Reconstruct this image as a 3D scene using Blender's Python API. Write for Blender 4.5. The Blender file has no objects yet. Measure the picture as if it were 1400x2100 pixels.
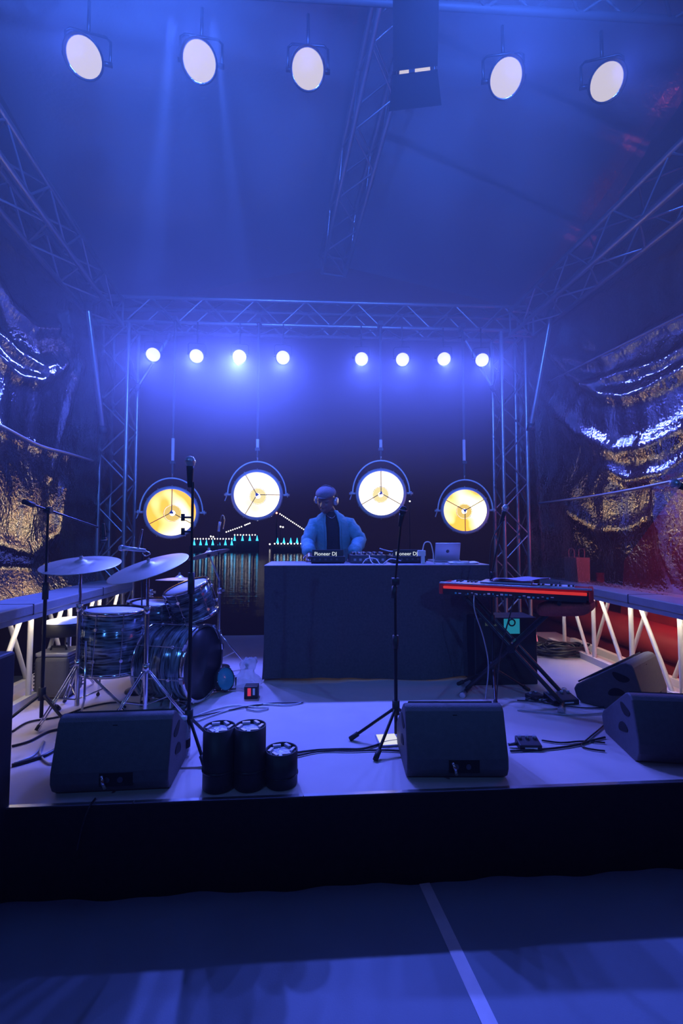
import bpy, math, random
from mathutils import Matrix, Vector, Euler
random.seed(7)
S = bpy.context.scene
COL = S.collection
R = math.radians
PI = math.pi

# ------------------------------------------------------------------ camera
F = 950.0                                   # focal length in pixels of the 1400x2100 frame
YAW, PITCH = math.atan(50 / F), math.atan(50 / F)
CAM = Vector((0, 0, 1.2))                   # stage deck is z = 0, the ground z = -0.40
cd = bpy.data.cameras.new('camera')
cd.sensor_fit = 'VERTICAL'; cd.sensor_height = 36.0; cd.lens = F / 2100 * 36
cd.clip_start = 0.02; cd.clip_end = 1000
cam = bpy.data.objects.new('camera', cd); COL.objects.link(cam)
cam.location = CAM; cam.rotation_euler = (PI / 2 + PITCH, 0, -YAW)
S.camera = cam
_R = cam.rotation_euler.to_matrix()

def at(px, py, Y):
    """the point of the plane y = Y that lies behind a pixel of the photograph"""
    d = _R @ Vector(((px - 700) / F, (1050 - py) / F, -1))
    return CAM + d * (Y / d.y)

def fl(px, py, z=0.0):
    d = _R @ Vector(((px - 700) / F, (1050 - py) / F, -1))
    return CAM + d * ((z - CAM.z) / d.z)

# ------------------------------------------------------------------ world, view, lights
S.view_settings.view_transform = 'Standard'; S.view_settings.look = 'None'
S.view_settings.exposure = 0.0; S.view_settings.gamma = 1.0
S.view_settings.use_curve_mapping = False
w = bpy.data.worlds.new('night'); S.world = w; w.use_nodes = True
w.node_tree.nodes['Background'].inputs[0].default_value = (0.0075, 0.0045, 0.011, 1)
w.node_tree.nodes['Background'].inputs[1].default_value = 1.0
S.cycles.max_bounces = 4; S.cycles.diffuse_bounces = 2; S.cycles.glossy_bounces = 3
S.cycles.transmission_bounces = 3; S.cycles.transparent_max_bounces = 6; S.cycles.volume_bounces = 0
S.cycles.sample_clamp_indirect = 4.0
S.cycles.volume_max_steps = 48; S.cycles.volume_step_rate = 2.0

BLUE = (0.085, 0.13, 1.0)
def spot(name, loc, target, color, power, angle, blend=0.6, radius=0.06):
    l = bpy.data.lights.new(name, 'SPOT'); l.color = color; l.energy = power
    l.spot_size = R(angle); l.spot_blend = blend; l.shadow_soft_size = radius
    o = bpy.data.objects.new(name, l); COL.objects.link(o)
    o.location = loc
    o.rotation_euler = (Vector(target) - Vector(loc)).to_track_quat('-Z', 'Y').to_euler()
    return o
def area(name, loc, target, color, power, sx, sy):
    l = bpy.data.lights.new(name, 'AREA'); l.color = color; l.energy = power
    l.shape = 'RECTANGLE'; l.size = sx; l.size_y = sy
    o = bpy.data.objects.new(name, l); COL.objects.link(o); o.location = loc
    o.rotation_euler = (Vector(target) - Vector(loc)).to_track_quat('-Z', 'Y').to_euler()
    return o
BACK_PX = [(314, 727), (403, 730), (491, 731), (580, 733), (741, 736), (825, 737), (910, 736), (988, 738)]
FRONT_PX = [(173, 118), (409, 126), (631, 142), (1037, 160), (1243, 168)]
YB, YF = 5.18, 2.75
BACK_POS = [at(x, y, YB) for x, y in BACK_PX]
FRONT_POS = [at(x, y, YF) for x, y in FRONT_PX]
for i, p in enumerate(BACK_POS):            # the eight back-truss lamps, aimed down-stage
    tx = (p.x * 0.9, 1.55, -0.1)
    d = (Vector(tx) - p).normalized()
    spot('back_par_light', p + d * 0.10, tx, BLUE, 215 * (0.65, 0.85, 2.6, 1.1, .7, .7, .65, .65)[i], 84, 0.35, 0.05)
for p in FRONT_POS:                         # the front-truss lamps, aimed over the audience
    d = (Vector((p.x * .5, -2.2, 0.6)) - p).normalized()
    spot('front_par_light', p + d * 0.14, p + d, (0.05, 0.12, 1.0), 22, 60, 0.9, 0.06)
# added blue fill from unseen spots, thrown back into roof and haze
for x, pw_ in ((-0.75, 690), (0.85, 560)):
    spot('roof_fill_light', (x, 1.35, 3.85), (x * 1.4, 5.2, 4.4), (0.05, 0.155, 1.0), pw_, 120, 0.9, 0.12)
# two unseen narrow spots added to draw light shafts in the haze
for src, tgt in (((-0.85, 2.6, 4.25), (-2.05, 5.3, 2.3)), ((-0.62, 2.6, 4.25), (-0.75, 5.3, 2.3))):
    spot('shaft_light', src, tgt, (0.06, 0.16, 1.0), 800, 11, 0.5, 0.03)
# cyan fill from two unseen lamps added out by the audience
for x in (-2.2, 2.4):
    spot('front_fill_light', (x, -1.6, 3.3), (x * .1, 4.9, 1.25), (0.08, 0.28, 1.0), 240, 52, 0.7, 0.05)
# quay lamp glow and boat lamp beyond the keyboard-side tarp
l = bpy.data.lights.new('boat_light', 'POINT'); l.color = (1.0, 0.14, 0.24); l.energy = 22; l.shadow_soft_size = 0.1
o = bpy.data.objects.new('boat_light', l); COL.objects.link(o); o.location = (3.35, 3.7, 1.25)

# ------------------------------------------------------------------ helpers
W = {}                                      # world matrix of each object I made
def wm(o): return W.get(o, Matrix.Identity(4))

def tag(o, label=None, cat=None, group=None, kind=None):
    if label: o['label'] = label
    if cat: o['category'] = cat
    if group: o['group'] = group
    if kind: o['kind'] = kind
    return o

def thing(name, label, cat, loc=(0, 0, 0), group=None, rz=0.0):
    o = bpy.data.objects.new(name, None); COL.objects.link(o)
    o.empty_display_size = 0.1
    o.location = loc; o.rotation_euler = (0, 0, rz)
    W[o] = Matrix.Translation(Vector(loc)) @ Matrix.Rotation(rz, 4, 'Z')
    return tag(o, label, cat, group)

def link(name, me, parent=None, M=None):
    o = bpy.data.objects.new(name, me); COL.objects.link(o)
    M = M or Matrix.Identity(4)
    o.matrix_basis = M
    W[o] = M.copy()
    if parent is not None:
        o.parent = parent
        o.matrix_parent_inverse = wm(parent).inverted()
    return o

class MB:
    def __init__(s): s.v = []; s.f = []; s.sm = []
    def add(s, vs, fs, smooth=False):
        b = len(s.v); s.v += [Vector(v) for v in vs]
        s.f += [tuple(i + b for i in f) for f in fs]; s.sm += [smooth] * len(fs)
        return s
    def box(s, c, size, M=None, taper=1.0):
        x, y, z = size[0] / 2, size[1] / 2, size[2] / 2; c = Vector(c)
        vs = [(-x, -y, -z), (x, -y, -z), (x, y, -z), (-x, y, -z),
              (-x * taper, -y * taper, z), (x * taper, -y * taper, z), (x * taper, y * taper, z), (-x * taper, y * taper, z)]
        vs = [(M @ Vector(v) if M else Vector(v)) + c for v in vs]
        return s.add(vs, [(3, 2, 1, 0), (4, 5, 6, 7), (0, 1, 5, 4), (1, 2, 6, 5), (2, 3, 7, 6), (3, 0, 4, 7)])
    def tube(s, pts, r, n=8, closed=False, caps=True):
        pts = [Vector(p) for p in pts]; k = len(pts)
        rs = r if isinstance(r, (list, tuple)) else [r] * k
        vs = []; u = None
        for i, p in enumerate(pts):
            if closed: t = pts[(i + 1) % k] - pts[i - 1]
            else: t = pts[min(i + 1, k - 1)] - pts[max(i - 1, 0)]
            t = t.normalized() if t.length > 1e-9 else Vector((0, 0, 1))
            if u is None:
                u = t.orthogonal().normalized()
            else:
                u = u - t * u.dot(t)
                u = u.normalized() if u.length > 1e-6 else t.orthogonal().normalized()
            q = t.cross(u)
            for j in range(n):
                a = 2 * PI * j / n
                vs.append(p + (u * math.cos(a) + q * math.sin(a)) * rs[i])
        fs = []
        for i in range(k if closed else k - 1):
            i2 = (i + 1) % k
            for j in range(n):
                j2 = (j + 1) % n
                fs.append((i * n + j, i * n + j2, i2 * n + j2, i2 * n + j))
        s.add(vs, fs, True)
        if caps and not closed:
            b = len(s.v) - len(vs)
            s.f.append(tuple(b + j for j in reversed(range(n)))); s.sm.append(False)
            s.f.append(tuple(b + (k - 1) * n + j for j in range(n))); s.sm.append(False)
        return s
    def lathe(s, prof, n=24, M=None, cap=True, smooth=True, a0=0, a1=2 * PI):
        full = abs(a1 - a0 - 2 * PI) < 1e-6
        m = n if full else n + 1
        vs = []
        for r, z in prof:
            for j in range(m):
                a = a0 + (a1 - a0) * j / n
                v = Vector((r * math.cos(a), r * math.sin(a), z)); vs.append(M @ v if M else v)
        fs = []
        for i in range(len(prof) - 1):
            for j in range(n):
                j2 = (j + 1) % m
                fs.append((i * m + j, i * m + j2, (i + 1) * m + j2, (i + 1) * m + j))
        s.add(vs, fs, smooth)
        if cap and full:
            b = len(s.v) - len(vs); k = len(prof)
            if prof[0][0] > 1e-5: s.f.append(tuple(b + j for j in reversed(range(n)))); s.sm.append(False)
            if prof[-1][0] > 1e-5: s.f.append(tuple(b + (k - 1) * n + j for j in range(n))); s.sm.append(False)
        return s
    def sphere(s, c, r, n=12, m=8, M=None):
        rr = r if isinstance(r, (tuple, list)) else (r, r, r)
        vs = []; c = Vector(c)
        for i in range(m + 1):
            th = PI * i / m
            for j in range(n):
                a = 2 * PI * j / n
                v = Vector((rr[0] * math.sin(th) * math.cos(a), rr[1] * math.sin(th) * math.sin(a), rr[2] * math.cos(th)))
                vs.append((M @ v if M else v) + c)
        fs = [(i * n + j, (i + 1) * n + j, (i + 1) * n + (j + 1) % n, i * n + (j + 1) % n) for i in range(m) for j in range(n)]
        return s.add(vs, fs, True)
    def prism(s, poly, x0, x1, M=None):
        """poly of (y, z) points extruded along x"""
        n = len(poly)
        vs = [Vector((x0, y, z)) for y, z in poly] + [Vector((x1, y, z)) for y, z in poly]
        if M: vs = [M @ v for v in vs]
        fs = [(i, (i + 1) % n, n + (i + 1) % n, n + i) for i in range(n)]
        fs += [tuple(reversed(range(n))), tuple(range(n, 2 * n))]
        return s.add(vs, fs)
    def loft(s, rings, closed_ring=True, caps=True, smooth=True):
        n = len(rings[0]); vs = [p for r_ in rings for p in r_]; fs = []
        for i in range(len(rings) - 1):
            for j in range(n if closed_ring else n - 1):
                j2 = (j + 1) % n
                fs.append((i * n + j, i * n + j2, (i + 1) * n + j2, (i + 1) * n + j))
        if caps and closed_ring:
            fs.append(tuple(reversed(range(n)))); fs.append(tuple((len(rings) - 1) * n + j for j in range(n)))
        return s.add(vs, fs, smooth)
    def grid(s, fn, nu, nv, smooth=True):
        vs = [fn(i / nu, j / nv) for j in range(nv + 1) for i in range(nu + 1)]
        fs = [(j * (nu + 1) + i, j * (nu + 1) + i + 1, (j + 1) * (nu + 1) + i + 1, (j + 1) * (nu + 1) + i) for j in range(nv) for i in range(nu)]
        return s.add(vs, fs, smooth)
    def mesh(s, name, m, M=None):
        me = bpy.data.meshes.new(name)
        me.from_pydata([tuple(M @ v) if M else tuple(v) for v in s.v], [], s.f)
        me.polygons.foreach_set('use_smooth', s.sm)
        if m: me.materials.append(m)
        me.update()
        return me
    def build(s, name, m, parent=None, M=None):
        return link(name, s.mesh(name, m, M), parent)

def bevel(o, wdt=0.006, seg=2):
    b = o.modifiers.new('soft_edge', 'BEVEL'); b.width = wdt; b.segments = seg; b.limit_method = 'ANGLE'
    return o

_unit = {}
def rod(name, p, q, r, m, parent=None, n=8):
    """a straight tube from p to q; alike rods share one mesh"""
    key = (m.name, n)
    if key not in _unit:
        _unit[key] = MB().lathe([(1, 0), (1, 1)], n).mesh('tube_' + m.name, m)
    p, q = Vector(p), Vector(q); d = q - p
    M = Matrix.LocRotScale(p, d.to_track_quat('Z', 'Y'), Vector((r, r, d.length)))
    return link(name, _unit[key], parent, M)

def crom(pts, k=6):
    P = [Vector(p) for p in pts]; out = []
    for i in range(len(P) - 1):
        a, b, c, d = P[max(i - 1, 0)], P[i], P[i + 1], P[min(i + 2, len(P) - 1)]
        for j in range(k):
            t = j / k
            out.append(0.5 * ((2 * b) + (c - a) * t + (2 * a - 5 * b + 4 * c - d) * t * t + (3 * b - a - 3 * c + d) * t ** 3))
    out.append(P[-1]); return out

def frame_at(p, direction):
    return Matrix.LocRotScale(Vector(p), Vector(direction).to_track_quat('Z', 'Y'), Vector((1, 1, 1)))

def copy_tree(o, parent=None):
    c = o.copy(); COL.objects.link(c); W[c] = wm(o).copy()
    if parent is not None: c.parent = parent
    for ch in [x for x in COL.objects if x.parent == o]: copy_tree(ch, c)
    return c

# ------------------------------------------------------------------ materials
def mat(name, col, rough=0.5, metal=0.0, var=0.12, scale=18, bump=0.0, bscale=60, spec=0.5, emit=None, estr=1.0):
    m = bpy.data.materials.new(name); m.use_nodes = True
    nt = m.node_tree; b = nt.nodes['Principled BSDF']
    b.inputs['Roughness'].default_value = rough; b.inputs['Metallic'].default_value = metal
    b.inputs['Specular IOR Level'].default_value = spec
    tc = nt.nodes.new('ShaderNodeTexCoord')
    nz = nt.nodes.new('ShaderNodeTexNoise'); nz.inputs['Scale'].default_value = scale; nz.inputs['Detail'].default_value = 4
    nt.links.new(tc.outputs['Object'], nz.inputs['Vector'])
    mx = nt.nodes.new('ShaderNodeMix'); mx.data_type = 'RGBA'
    mx.inputs[6].default_value = tuple(c * (1 - var) for c in col) + (1,)
    mx.inputs[7].default_value = tuple(min(1, c * (1 + var)) for c in col) + (1,)
    nt.links.new(nz.outputs['Fac'], mx.inputs[0]); nt.links.new(mx.outputs[2], b.inputs['Base Color'])
    if bump:
        n2 = nt.nodes.new('ShaderNodeTexNoise'); n2.inputs['Scale'].default_value = bscale; n2.inputs['Detail'].default_value = 6
        nt.links.new(tc.outputs['Object'], n2.inputs['Vector'])
        bp = nt.nodes.new('ShaderNodeBump'); bp.inputs['Strength'].default_value = bump; bp.inputs['Distance'].default_value = 0.02
        nt.links.new(n2.outputs['Fac'], bp.inputs['Height']); nt.links.new(bp.outputs['Normal'], b.inputs['Normal'])
    if emit:
        b.inputs['Emission Color'].default_value = tuple(emit) + (1,); b.inputs['Emission Strength'].default_value = estr
    return m

M_alu = mat('aluminium', (0.55, 0.55, 0.58), 0.28, 0.9, 0.1)
M_chrome = mat('chrome', (0.8, 0.8, 0.82), 0.12, 1.0, 0.05)
M_black = mat('black_plastic', (0.012, 0.012, 0.014), 0.55, 0, 0.2)
M_blackmetal = mat('black_metal', (0.015, 0.015, 0.018), 0.3, 0.2, 0.2)
M_wedge = mat('wedge_paint', (0.085, 0.085, 0.095), 0.62, 0, 0.25, 40, 0.25, 260)
M_grille = mat('grille_foam', (0.03, 0.03, 0.034), 0.8, 0, 0.3, 200, 0.5, 500)
M_hole = mat('deep_black', (0.004, 0.004, 0.004), 0.9)
M_rubber = mat('rubber', (0.01, 0.01, 0.011), 0.6)
M_cable = mat('cable_rubber', (0.014, 0.014, 0.016), 0.35, 0, 0.2)
M_whitecable = mat('white_cable', (0.75, 0.75, 0.75), 0.4)
M_white = mat('white_plastic', (0.8, 0.8, 0.8), 0.4)
M_paper = mat('paper', (0.85, 0.85, 0.83), 0.7)
M_railwhite = mat('white_rail_paint', (0.82, 0.8, 0.76), 0.45, 0, 0.06, 8)
M_railblue = mat('rail_beam_paint', (0.36, 0.40, 0.45), 0.42, 0.2, 0.15, 9, 0.1, 40)
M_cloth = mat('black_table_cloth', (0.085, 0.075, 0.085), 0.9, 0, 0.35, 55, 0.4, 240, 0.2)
M_deck = mat('stage_deck', (0.62, 0.52, 0.50), 0.6, 0, 0.10, 5, 0.05, 200, 0.3)
M_ground = mat('ground_floor', (0.27, 0.34, 0.38), 0.6, 0, 0.15, 3, 0.08, 160, 0.3)
M_skirt = mat('stage_skirt', (0.012, 0.010, 0.010), 0.85, 0, 0.4, 30, 0.2, 120, 0.1)
M_tape = mat('floor_tape', (0.85, 0.85, 0.85), 0.5)
M_red = mat('keyboard_red', (0.62, 0.03, 0.025), 0.35, 0, 0.1)
M_boat = mat('boat_red', (0.5, 0.05, 0.05), 0.5, 0, 0.2, 6, 0.05, 30)
M_boatwhite = mat('boat_cabin', (0.55, 0.45, 0.45), 0.5)
M_bag = mat('paper_bag', (0.62, 0.50, 0.42), 0.75, 0, 0.15, 12, 0.2, 20)
M_hull = mat('grey_ribbed_plastic', (0.10, 0.10, 0.11), 0.45, 0, 0.2)
M_cym = mat('cymbal_bronze', (0.62, 0.58, 0.5), 0.42, 0.75, 0.08, 60, 0.1, 200)
M_head = mat('drum_head', (0.75, 0.75, 0.76), 0.5, 0, 0.05)
M_headblack = mat('black_drum_head', (0.02, 0.02, 0.024), 0.35, 0, 0.1)
M_gunmetal = mat('gun_metal', (0.10, 0.10, 0.11), 0.4, 0.6)
M_case = mat('lamp_case', (0.62, 0.64, 0.66), 0.42, 0.35)
M_skin = mat('skin', (0.17, 0.09, 0.075), 0.38, 0, 0.12, 40, 0.05, 150)
M_jacket = mat('jacket_denim', (0.12, 0.36, 0.42), 0.75, 0, 0.18, 30, 0.35, 35)
M_shirt = mat('dark_shirt', (0.02, 0.02, 0.025), 0.9, 0, 0.2, 60, 0.3, 60)
M_trouser = mat('trouser', (0.03, 0.03, 0.04), 0.9)
M_cap = mat('cap_cloth', (0.13, 0.13, 0.16), 0.85, 0, 0.2, 60, 0.3, 120)
M_silver = mat('silver_laptop', (0.45, 0.45, 0.5), 0.35, 0.6, 0.04)
M_teal = mat('teal_label', (0.05, 0.5, 0.55), 0.5)
M_redlabel = mat('red_label', (0.75, 0.05, 0.05), 0.5)
M_yellow = mat('yellow_label', (0.7, 0.5, 0.12), 0.5)
M_sleeve = mat('white_tape_sleeve', (.96, .96, .96), .55, 0, .02)
M_print = mat('white_print', (0.85, 0.87, 0.9), 0.5)

def emis(name, col, strength, small=False):
    m = bpy.data.materials.new(name); m.use_nodes = True; nt = m.node_tree
    nt.nodes.remove(nt.nodes['Principled BSDF'])
    e = nt.nodes.new('ShaderNodeEmission'); e.inputs[0].default_value = tuple(col) + (1,); e.inputs[1].default_value = strength
    nt.links.new(e.outputs[0], nt.nodes['Material Output'].inputs[0])
    if small: m.cycles.emission_sampling = 'NONE'
    return m
E_par = emis('par_lens_glow', (0.92, 0.82, 0.75), 1.0, True)
E_parback = emis('back_par_lens_glow', (0.22, 0.22, 1.0), 6.0)
E_bulb = emis('warm_bulb', (1.0, 0.93, 0.84), 3.2, True)
E_cyan = emis('cyan_post_light', (0.03, 0.42, 0.85), 3.0, True)
E_redbulb = emis('red_beacon', (1.0, 0.2, 0.12), 8, True)
E_strip = emis('led_strip', (1.0, 0.84, 0.66), 26)
E_lcd = emis('equipment_led', (0.5, 0.65, 1.0), 3.5, True)

def pearl(name, c1, c2):
    m = mat(name, c1, 0.16, 0.55, 0.1)
    nt = m.node_tree; b = nt.nodes['Principled BSDF']
    tc = nt.nodes.new('ShaderNodeTexCoord'); mp = nt.nodes.new('ShaderNodeMapping'); mp.inputs['Scale'].default_value = (7, 7, 62)
    nz = nt.nodes.new('ShaderNodeTexNoise'); nz.inputs['Scale'].default_value = 1.0; nz.inputs['Detail'].default_value = 3; nz.inputs['Distortion'].default_value = 0.6
    rp = nt.nodes.new('ShaderNodeValToRGB')
    rp.color_ramp.elements[0].position = 0.36; rp.color_ramp.elements[0].color = tuple(c1) + (1,)
    rp.color_ramp.elements[1].position = 0.66; rp.color_ramp.elements[1].color = tuple(c2) + (1,)
    nt.links.new(tc.outputs['UV'] if False else tc.outputs['Object'], mp.inputs['Vector'])
    nt.links.new(mp.outputs[0], nz.inputs['Vector']); nt.links.new(nz.outputs['Fac'], rp.inputs[0]); nt.links.new(rp.outputs[0], b.inputs['Base Color'])
    bp = nt.nodes.new('ShaderNodeBump'); bp.inputs['Strength'].default_value = 0.15; bp.inputs['Distance'].default_value = 0.01
    nt.links.new(nz.outputs['Fac'], bp.inputs['Height']); nt.links.new(bp.outputs[0], b.inputs['Normal'])
    return m
M_pearl = pearl('drum_pearl', (0.012, 0.014, 0.02), (0.34, 0.42, 0.46))

def tarp_mat(name, clear, base, rough=0.13, fine=1.0, gloss=0.30):
    """wrinkled plastic sheeting: part clear, part dull film, part gloss"""
    m = bpy.data.materials.new(name); m.use_nodes = True; nt = m.node_tree
    b = nt.nodes['Principled BSDF']; nt.nodes.remove(b)
    out = nt.nodes['Material Output']
    tc = nt.nodes.new('ShaderNodeTexCoord')
    n1 = nt.nodes.new('ShaderNodeTexNoise'); n1.inputs['Scale'].default_value = 6; n1.inputs['Detail'].default_value = 5; n1.inputs['Distortion'].default_value = 1.2
    mp = nt.nodes.new('ShaderNodeMapping'); mp.inputs['Scale'].default_value = (1, 2.4, 1.0)
    nt.links.new(tc.outputs['Object'], mp.inputs[0]); nt.links.new(mp.outputs[0], n1.inputs['Vector'])
    n2 = nt.nodes.new('ShaderNodeTexNoise'); n2.inputs['Scale'].default_value = 34; n2.inputs['Detail'].default_value = 2
    nt.links.new(tc.outputs['Object'], n2.inputs['Vector'])
    b1 = nt.nodes.new('ShaderNodeBump'); b1.inputs['Strength'].default_value = 0.16 * fine; b1.inputs['Distance'].default_value = 0.05
    b2 = nt.nodes.new('ShaderNodeBump'); b2.inputs['Strength'].default_value = 0.45 * fine; b2.inputs['Distance'].default_value = 0.012
    nt.links.new(n1.outputs['Fac'], b1.inputs['Height']); nt.links.new(n2.outputs['Fac'], b2.inputs['Height'])
    nt.links.new(b1.outputs[0], b2.inputs['Normal'])
    dif = nt.nodes.new('ShaderNodeBsdfDiffuse'); dif.inputs[0].default_value = tuple(base) + (1,)
    trl = nt.nodes.new('ShaderNodeBsdfTranslucent'); trl.inputs[0].default_value = tuple(base) + (1,)
    gl = nt.nodes.new('ShaderNodeBsdfGlossy'); gl.inputs['Color'].default_value = (0.9, 0.9, 0.9, 1); gl.inputs['Roughness'].default_value = rough
    for s_ in (dif, gl): nt.links.new(b2.outputs[0], s_.inputs['Normal'])
    tr = nt.nodes.new('ShaderNodeBsdfTransparent')
    m1 = nt.nodes.new('ShaderNodeMixShader'); m1.inputs[0].default_value = 0.4
    nt.links.new(dif.outputs[0], m1.inputs[1]); nt.links.new(trl.outputs[0], m1.inputs[2])
    m2 = nt.nodes.new('ShaderNodeMixShader'); m2.inputs[0].default_value = clear
    nt.links.new(m1.outputs[0], m2.inputs[1]); nt.links.new(tr.outputs[0], m2.inputs[2])
    m3 = nt.nodes.new('ShaderNodeMixShader'); m3.inputs[0].default_value = gloss
    nt.links.new(m2.outputs[0], m3.inputs[1]); nt.links.new(gl.outputs[0], m3.inputs[2])
    nt.links.new(m3.outputs[0], out.inputs[0])
    return m
M_tarpL = tarp_mat('tarp_drum_side', 0.4, (0.07, 0.07, 0.09), 0.06, 1.0, 0.45)
M_tarpR = tarp_mat('tarp_keyboard_side', 0.6, (0.07, 0.07, 0.09), 0.06, 1.0, 0.45)
M_roof = tarp_mat('roof_tarp', 0.05, (0.36, 0.36, 0.40), 0.22, 0.6, 0.10)

# ------------------------------------------------------------------ the setting
# ground, deck, skirt
YD0 = 2.17                                  # stage front edge
gl_ = fl(20, 1655); gr_ = fl(1400, 1602)
ground = MB().grid(lambda u, v: Vector((-9 + 18 * u, -6 + 11.6 * v, -0.40)), 6, 6, False).build('ground', M_ground)
tag(ground, 'dark grey ground in front of the black stage skirt', 'ground', kind='structure')
slope = (gr_.y - gl_.y) / (gr_.x - gl_.x)
def front_y(x): return gl_.y + (x - gl_.x) * slope
XL, XR = -2.35, 3.0
mb = MB()
poly = [(XL, front_y(XL)), (XR, front_y(XR)), (XR, 5.75), (XL, 5.75)]
mb.add([(x, y, 0) for x, y in poly] + [(x, y, -0.05) for x, y in poly],
       [(0, 1, 2, 3), (7, 6, 5, 4), (0, 4, 5, 1), (1, 5, 6, 2), (2, 6, 7, 3), (3, 7, 4, 0)])
floor = mb.build('floor', M_deck)
tag(floor, 'pale stage deck the band gear stands on', 'stage', kind='structure')
def skirt(u, v):
    x = XL - 1.0 + (XR + 1.6 - XL) * u
    wv = 0.010 * math.sin(x * 9) + 0.006 * math.sin(x * 23 + 1)
    return Vector((x, front_y(x) - 0.008 + wv * (1 - v) - 0.004, -0.40 + 0.397 * v))
sk = MB().grid(skirt, 160, 3)
trim = sk.build('trim_1', M_skirt); sol = trim.modifiers.new('cloth', 'SOLIDIFY'); sol.thickness = 0.006; sol.offset = 1
tag(trim, 'black cloth skirt along the front of the stage', 'stage skirt', kind='structure')
edge = MB()
for i in range(7):
    x0 = XL + (XR - XL) * i / 7; x1 = XL + (XR - XL) * (i + 1) / 7 - 0.004
    vs = [Vector((x_, front_y(x_) + dy, dz)) for x_ in (x0, x1) for dy, dz in ((-.010, -.014), (.012, -.014), (.012, .003), (-.010, .003))]
    edge.add(vs, [(0, 1, 2, 3), (7, 6, 5, 4), (0, 4, 5, 1), (1, 5, 6, 2), (2, 6, 7, 3), (3, 7, 4, 0)])
ed = edge.build('trim_2', M_alu); tag(ed, 'thin metal edge strip on the stage lip', 'edge strip', kind='structure')
# dark fascia closing the sides below the deck
for i, x in enumerate((XL - 0.02, XR + 0.02)):
    f_ = MB().box((x, 4.0, -0.3), (0.03, 3.6, 0.5)).build('trim_%d' % (3 + i), M_skirt)
    tag(f_, 'black fascia under the deck on the %s side' % ('drum' if i == 0 else 'keyboard'), 'fascia', kind='structure')
# tape on the ground
def gpt(px, py): return fl(px, py, -0.398)
a, b_, c, d = gpt(852, 1797), gpt(874, 1797), gpt(1021, 2100), gpt(988, 2100)
e1 = (d - a) * 0.5
tp = MB().add([a, b_, c + (c - b_) * .4, d + (d - a) * .4], [(3, 2, 1, 0)])
tpo = tp.build('floor_tape', M_tape); so = tpo.modifiers.new('thick', 'SOLIDIFY'); so.thickness = 0.002; so.offset = 0
tag(tpo, 'pale straight tape line on the dark ground running from the stage skirt', 'tape')

# night water and what stands in it
def water_mat():
    m = mat('night_water', (0.004, 0.005, 0.010), 0.03, 0, 0.2, 0.2)
    nt = m.node_tree; b = nt.nodes['Principled BSDF']; b.inputs['IOR'].default_value = 1.5
    tc = nt.nodes.new('ShaderNodeTexCoord'); mp = nt.nodes.new('ShaderNodeMapping'); mp.inputs['Scale'].default_value = (0.10, 1.6, 1)
    n = nt.nodes.new('ShaderNodeTexNoise'); n.inputs['Scale'].default_value = 1.6; n.inputs['Detail'].default_value = 5
    bp = nt.nodes.new('ShaderNodeBump'); bp.inputs['Strength'].default_value = 0.4; bp.inputs['Distance'].default_value = 0.05
    nt.links.new(tc.outputs['Object'], mp.inputs[0]); nt.links.new(mp.outputs[0], n.inputs['Vector'])
    nt.links.new(n.outputs['Fac'], bp.inputs['Height']); nt.links.new(bp.outputs[0], b.inputs['Normal'])
    return m
wat = MB().grid(lambda u, v: Vector((-260 + 520 * u, 5.8 + 400 * v * v, -1.6)), 20, 20, False).build('water', water_mat())
tag(wat, 'dark night water behind the stage', 'water', kind='structure')

# roof tarp: eaves on the side trusses, ridge rising toward the audience
def eave(y): return 4.02 + max(0, 5.3 - y) * 0.33
def ridge_z(y): return 4.72 + (5.6 - y) * 0.36
def roof_fn(u, v):
    y = 5.75 - 4.7 * v
    x = -2.75 + 5.7 * u
    xr = 0.25 + (5.5 - y) * 0.1
    k = 1 - abs(x - xr) / (2.95 if x > xr else 2.75)
    k = max(0, min(1, k))
    ez = eave(y); z = ez + (ridge_z(y) - ez) * k ** 0.9
    z += 0.035 * math.sin(y * 5.2 + 0.8 * math.sin(x * 2)) * (0.4 + 0.6 * math.sin(x * 1.3 + 1) ** 2) * (1 - k)
    z -= 0.09 * math.sin(PI * v * 3) ** 2 * math.sin(PI * k)
    z += 0.05 * math.exp(-((y - 4.45 - 0.10 * (x - 1.6)) / 0.05) ** 2) * (1 if x > .6 else 0)
    z += 0.05 * math.exp(-((y - 3.65 - 0.10 * (x - 1.6)) / 0.05) ** 2) * (1 if x > .6 else 0)
    return Vector((x, y, z))
roof = MB().grid(roof_fn, 90, 110).build('ceiling', M_roof)
tag(roof, 'wrinkled roof tarp glowing blue above the trusses', 'roof tarp', kind='structure')

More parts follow.
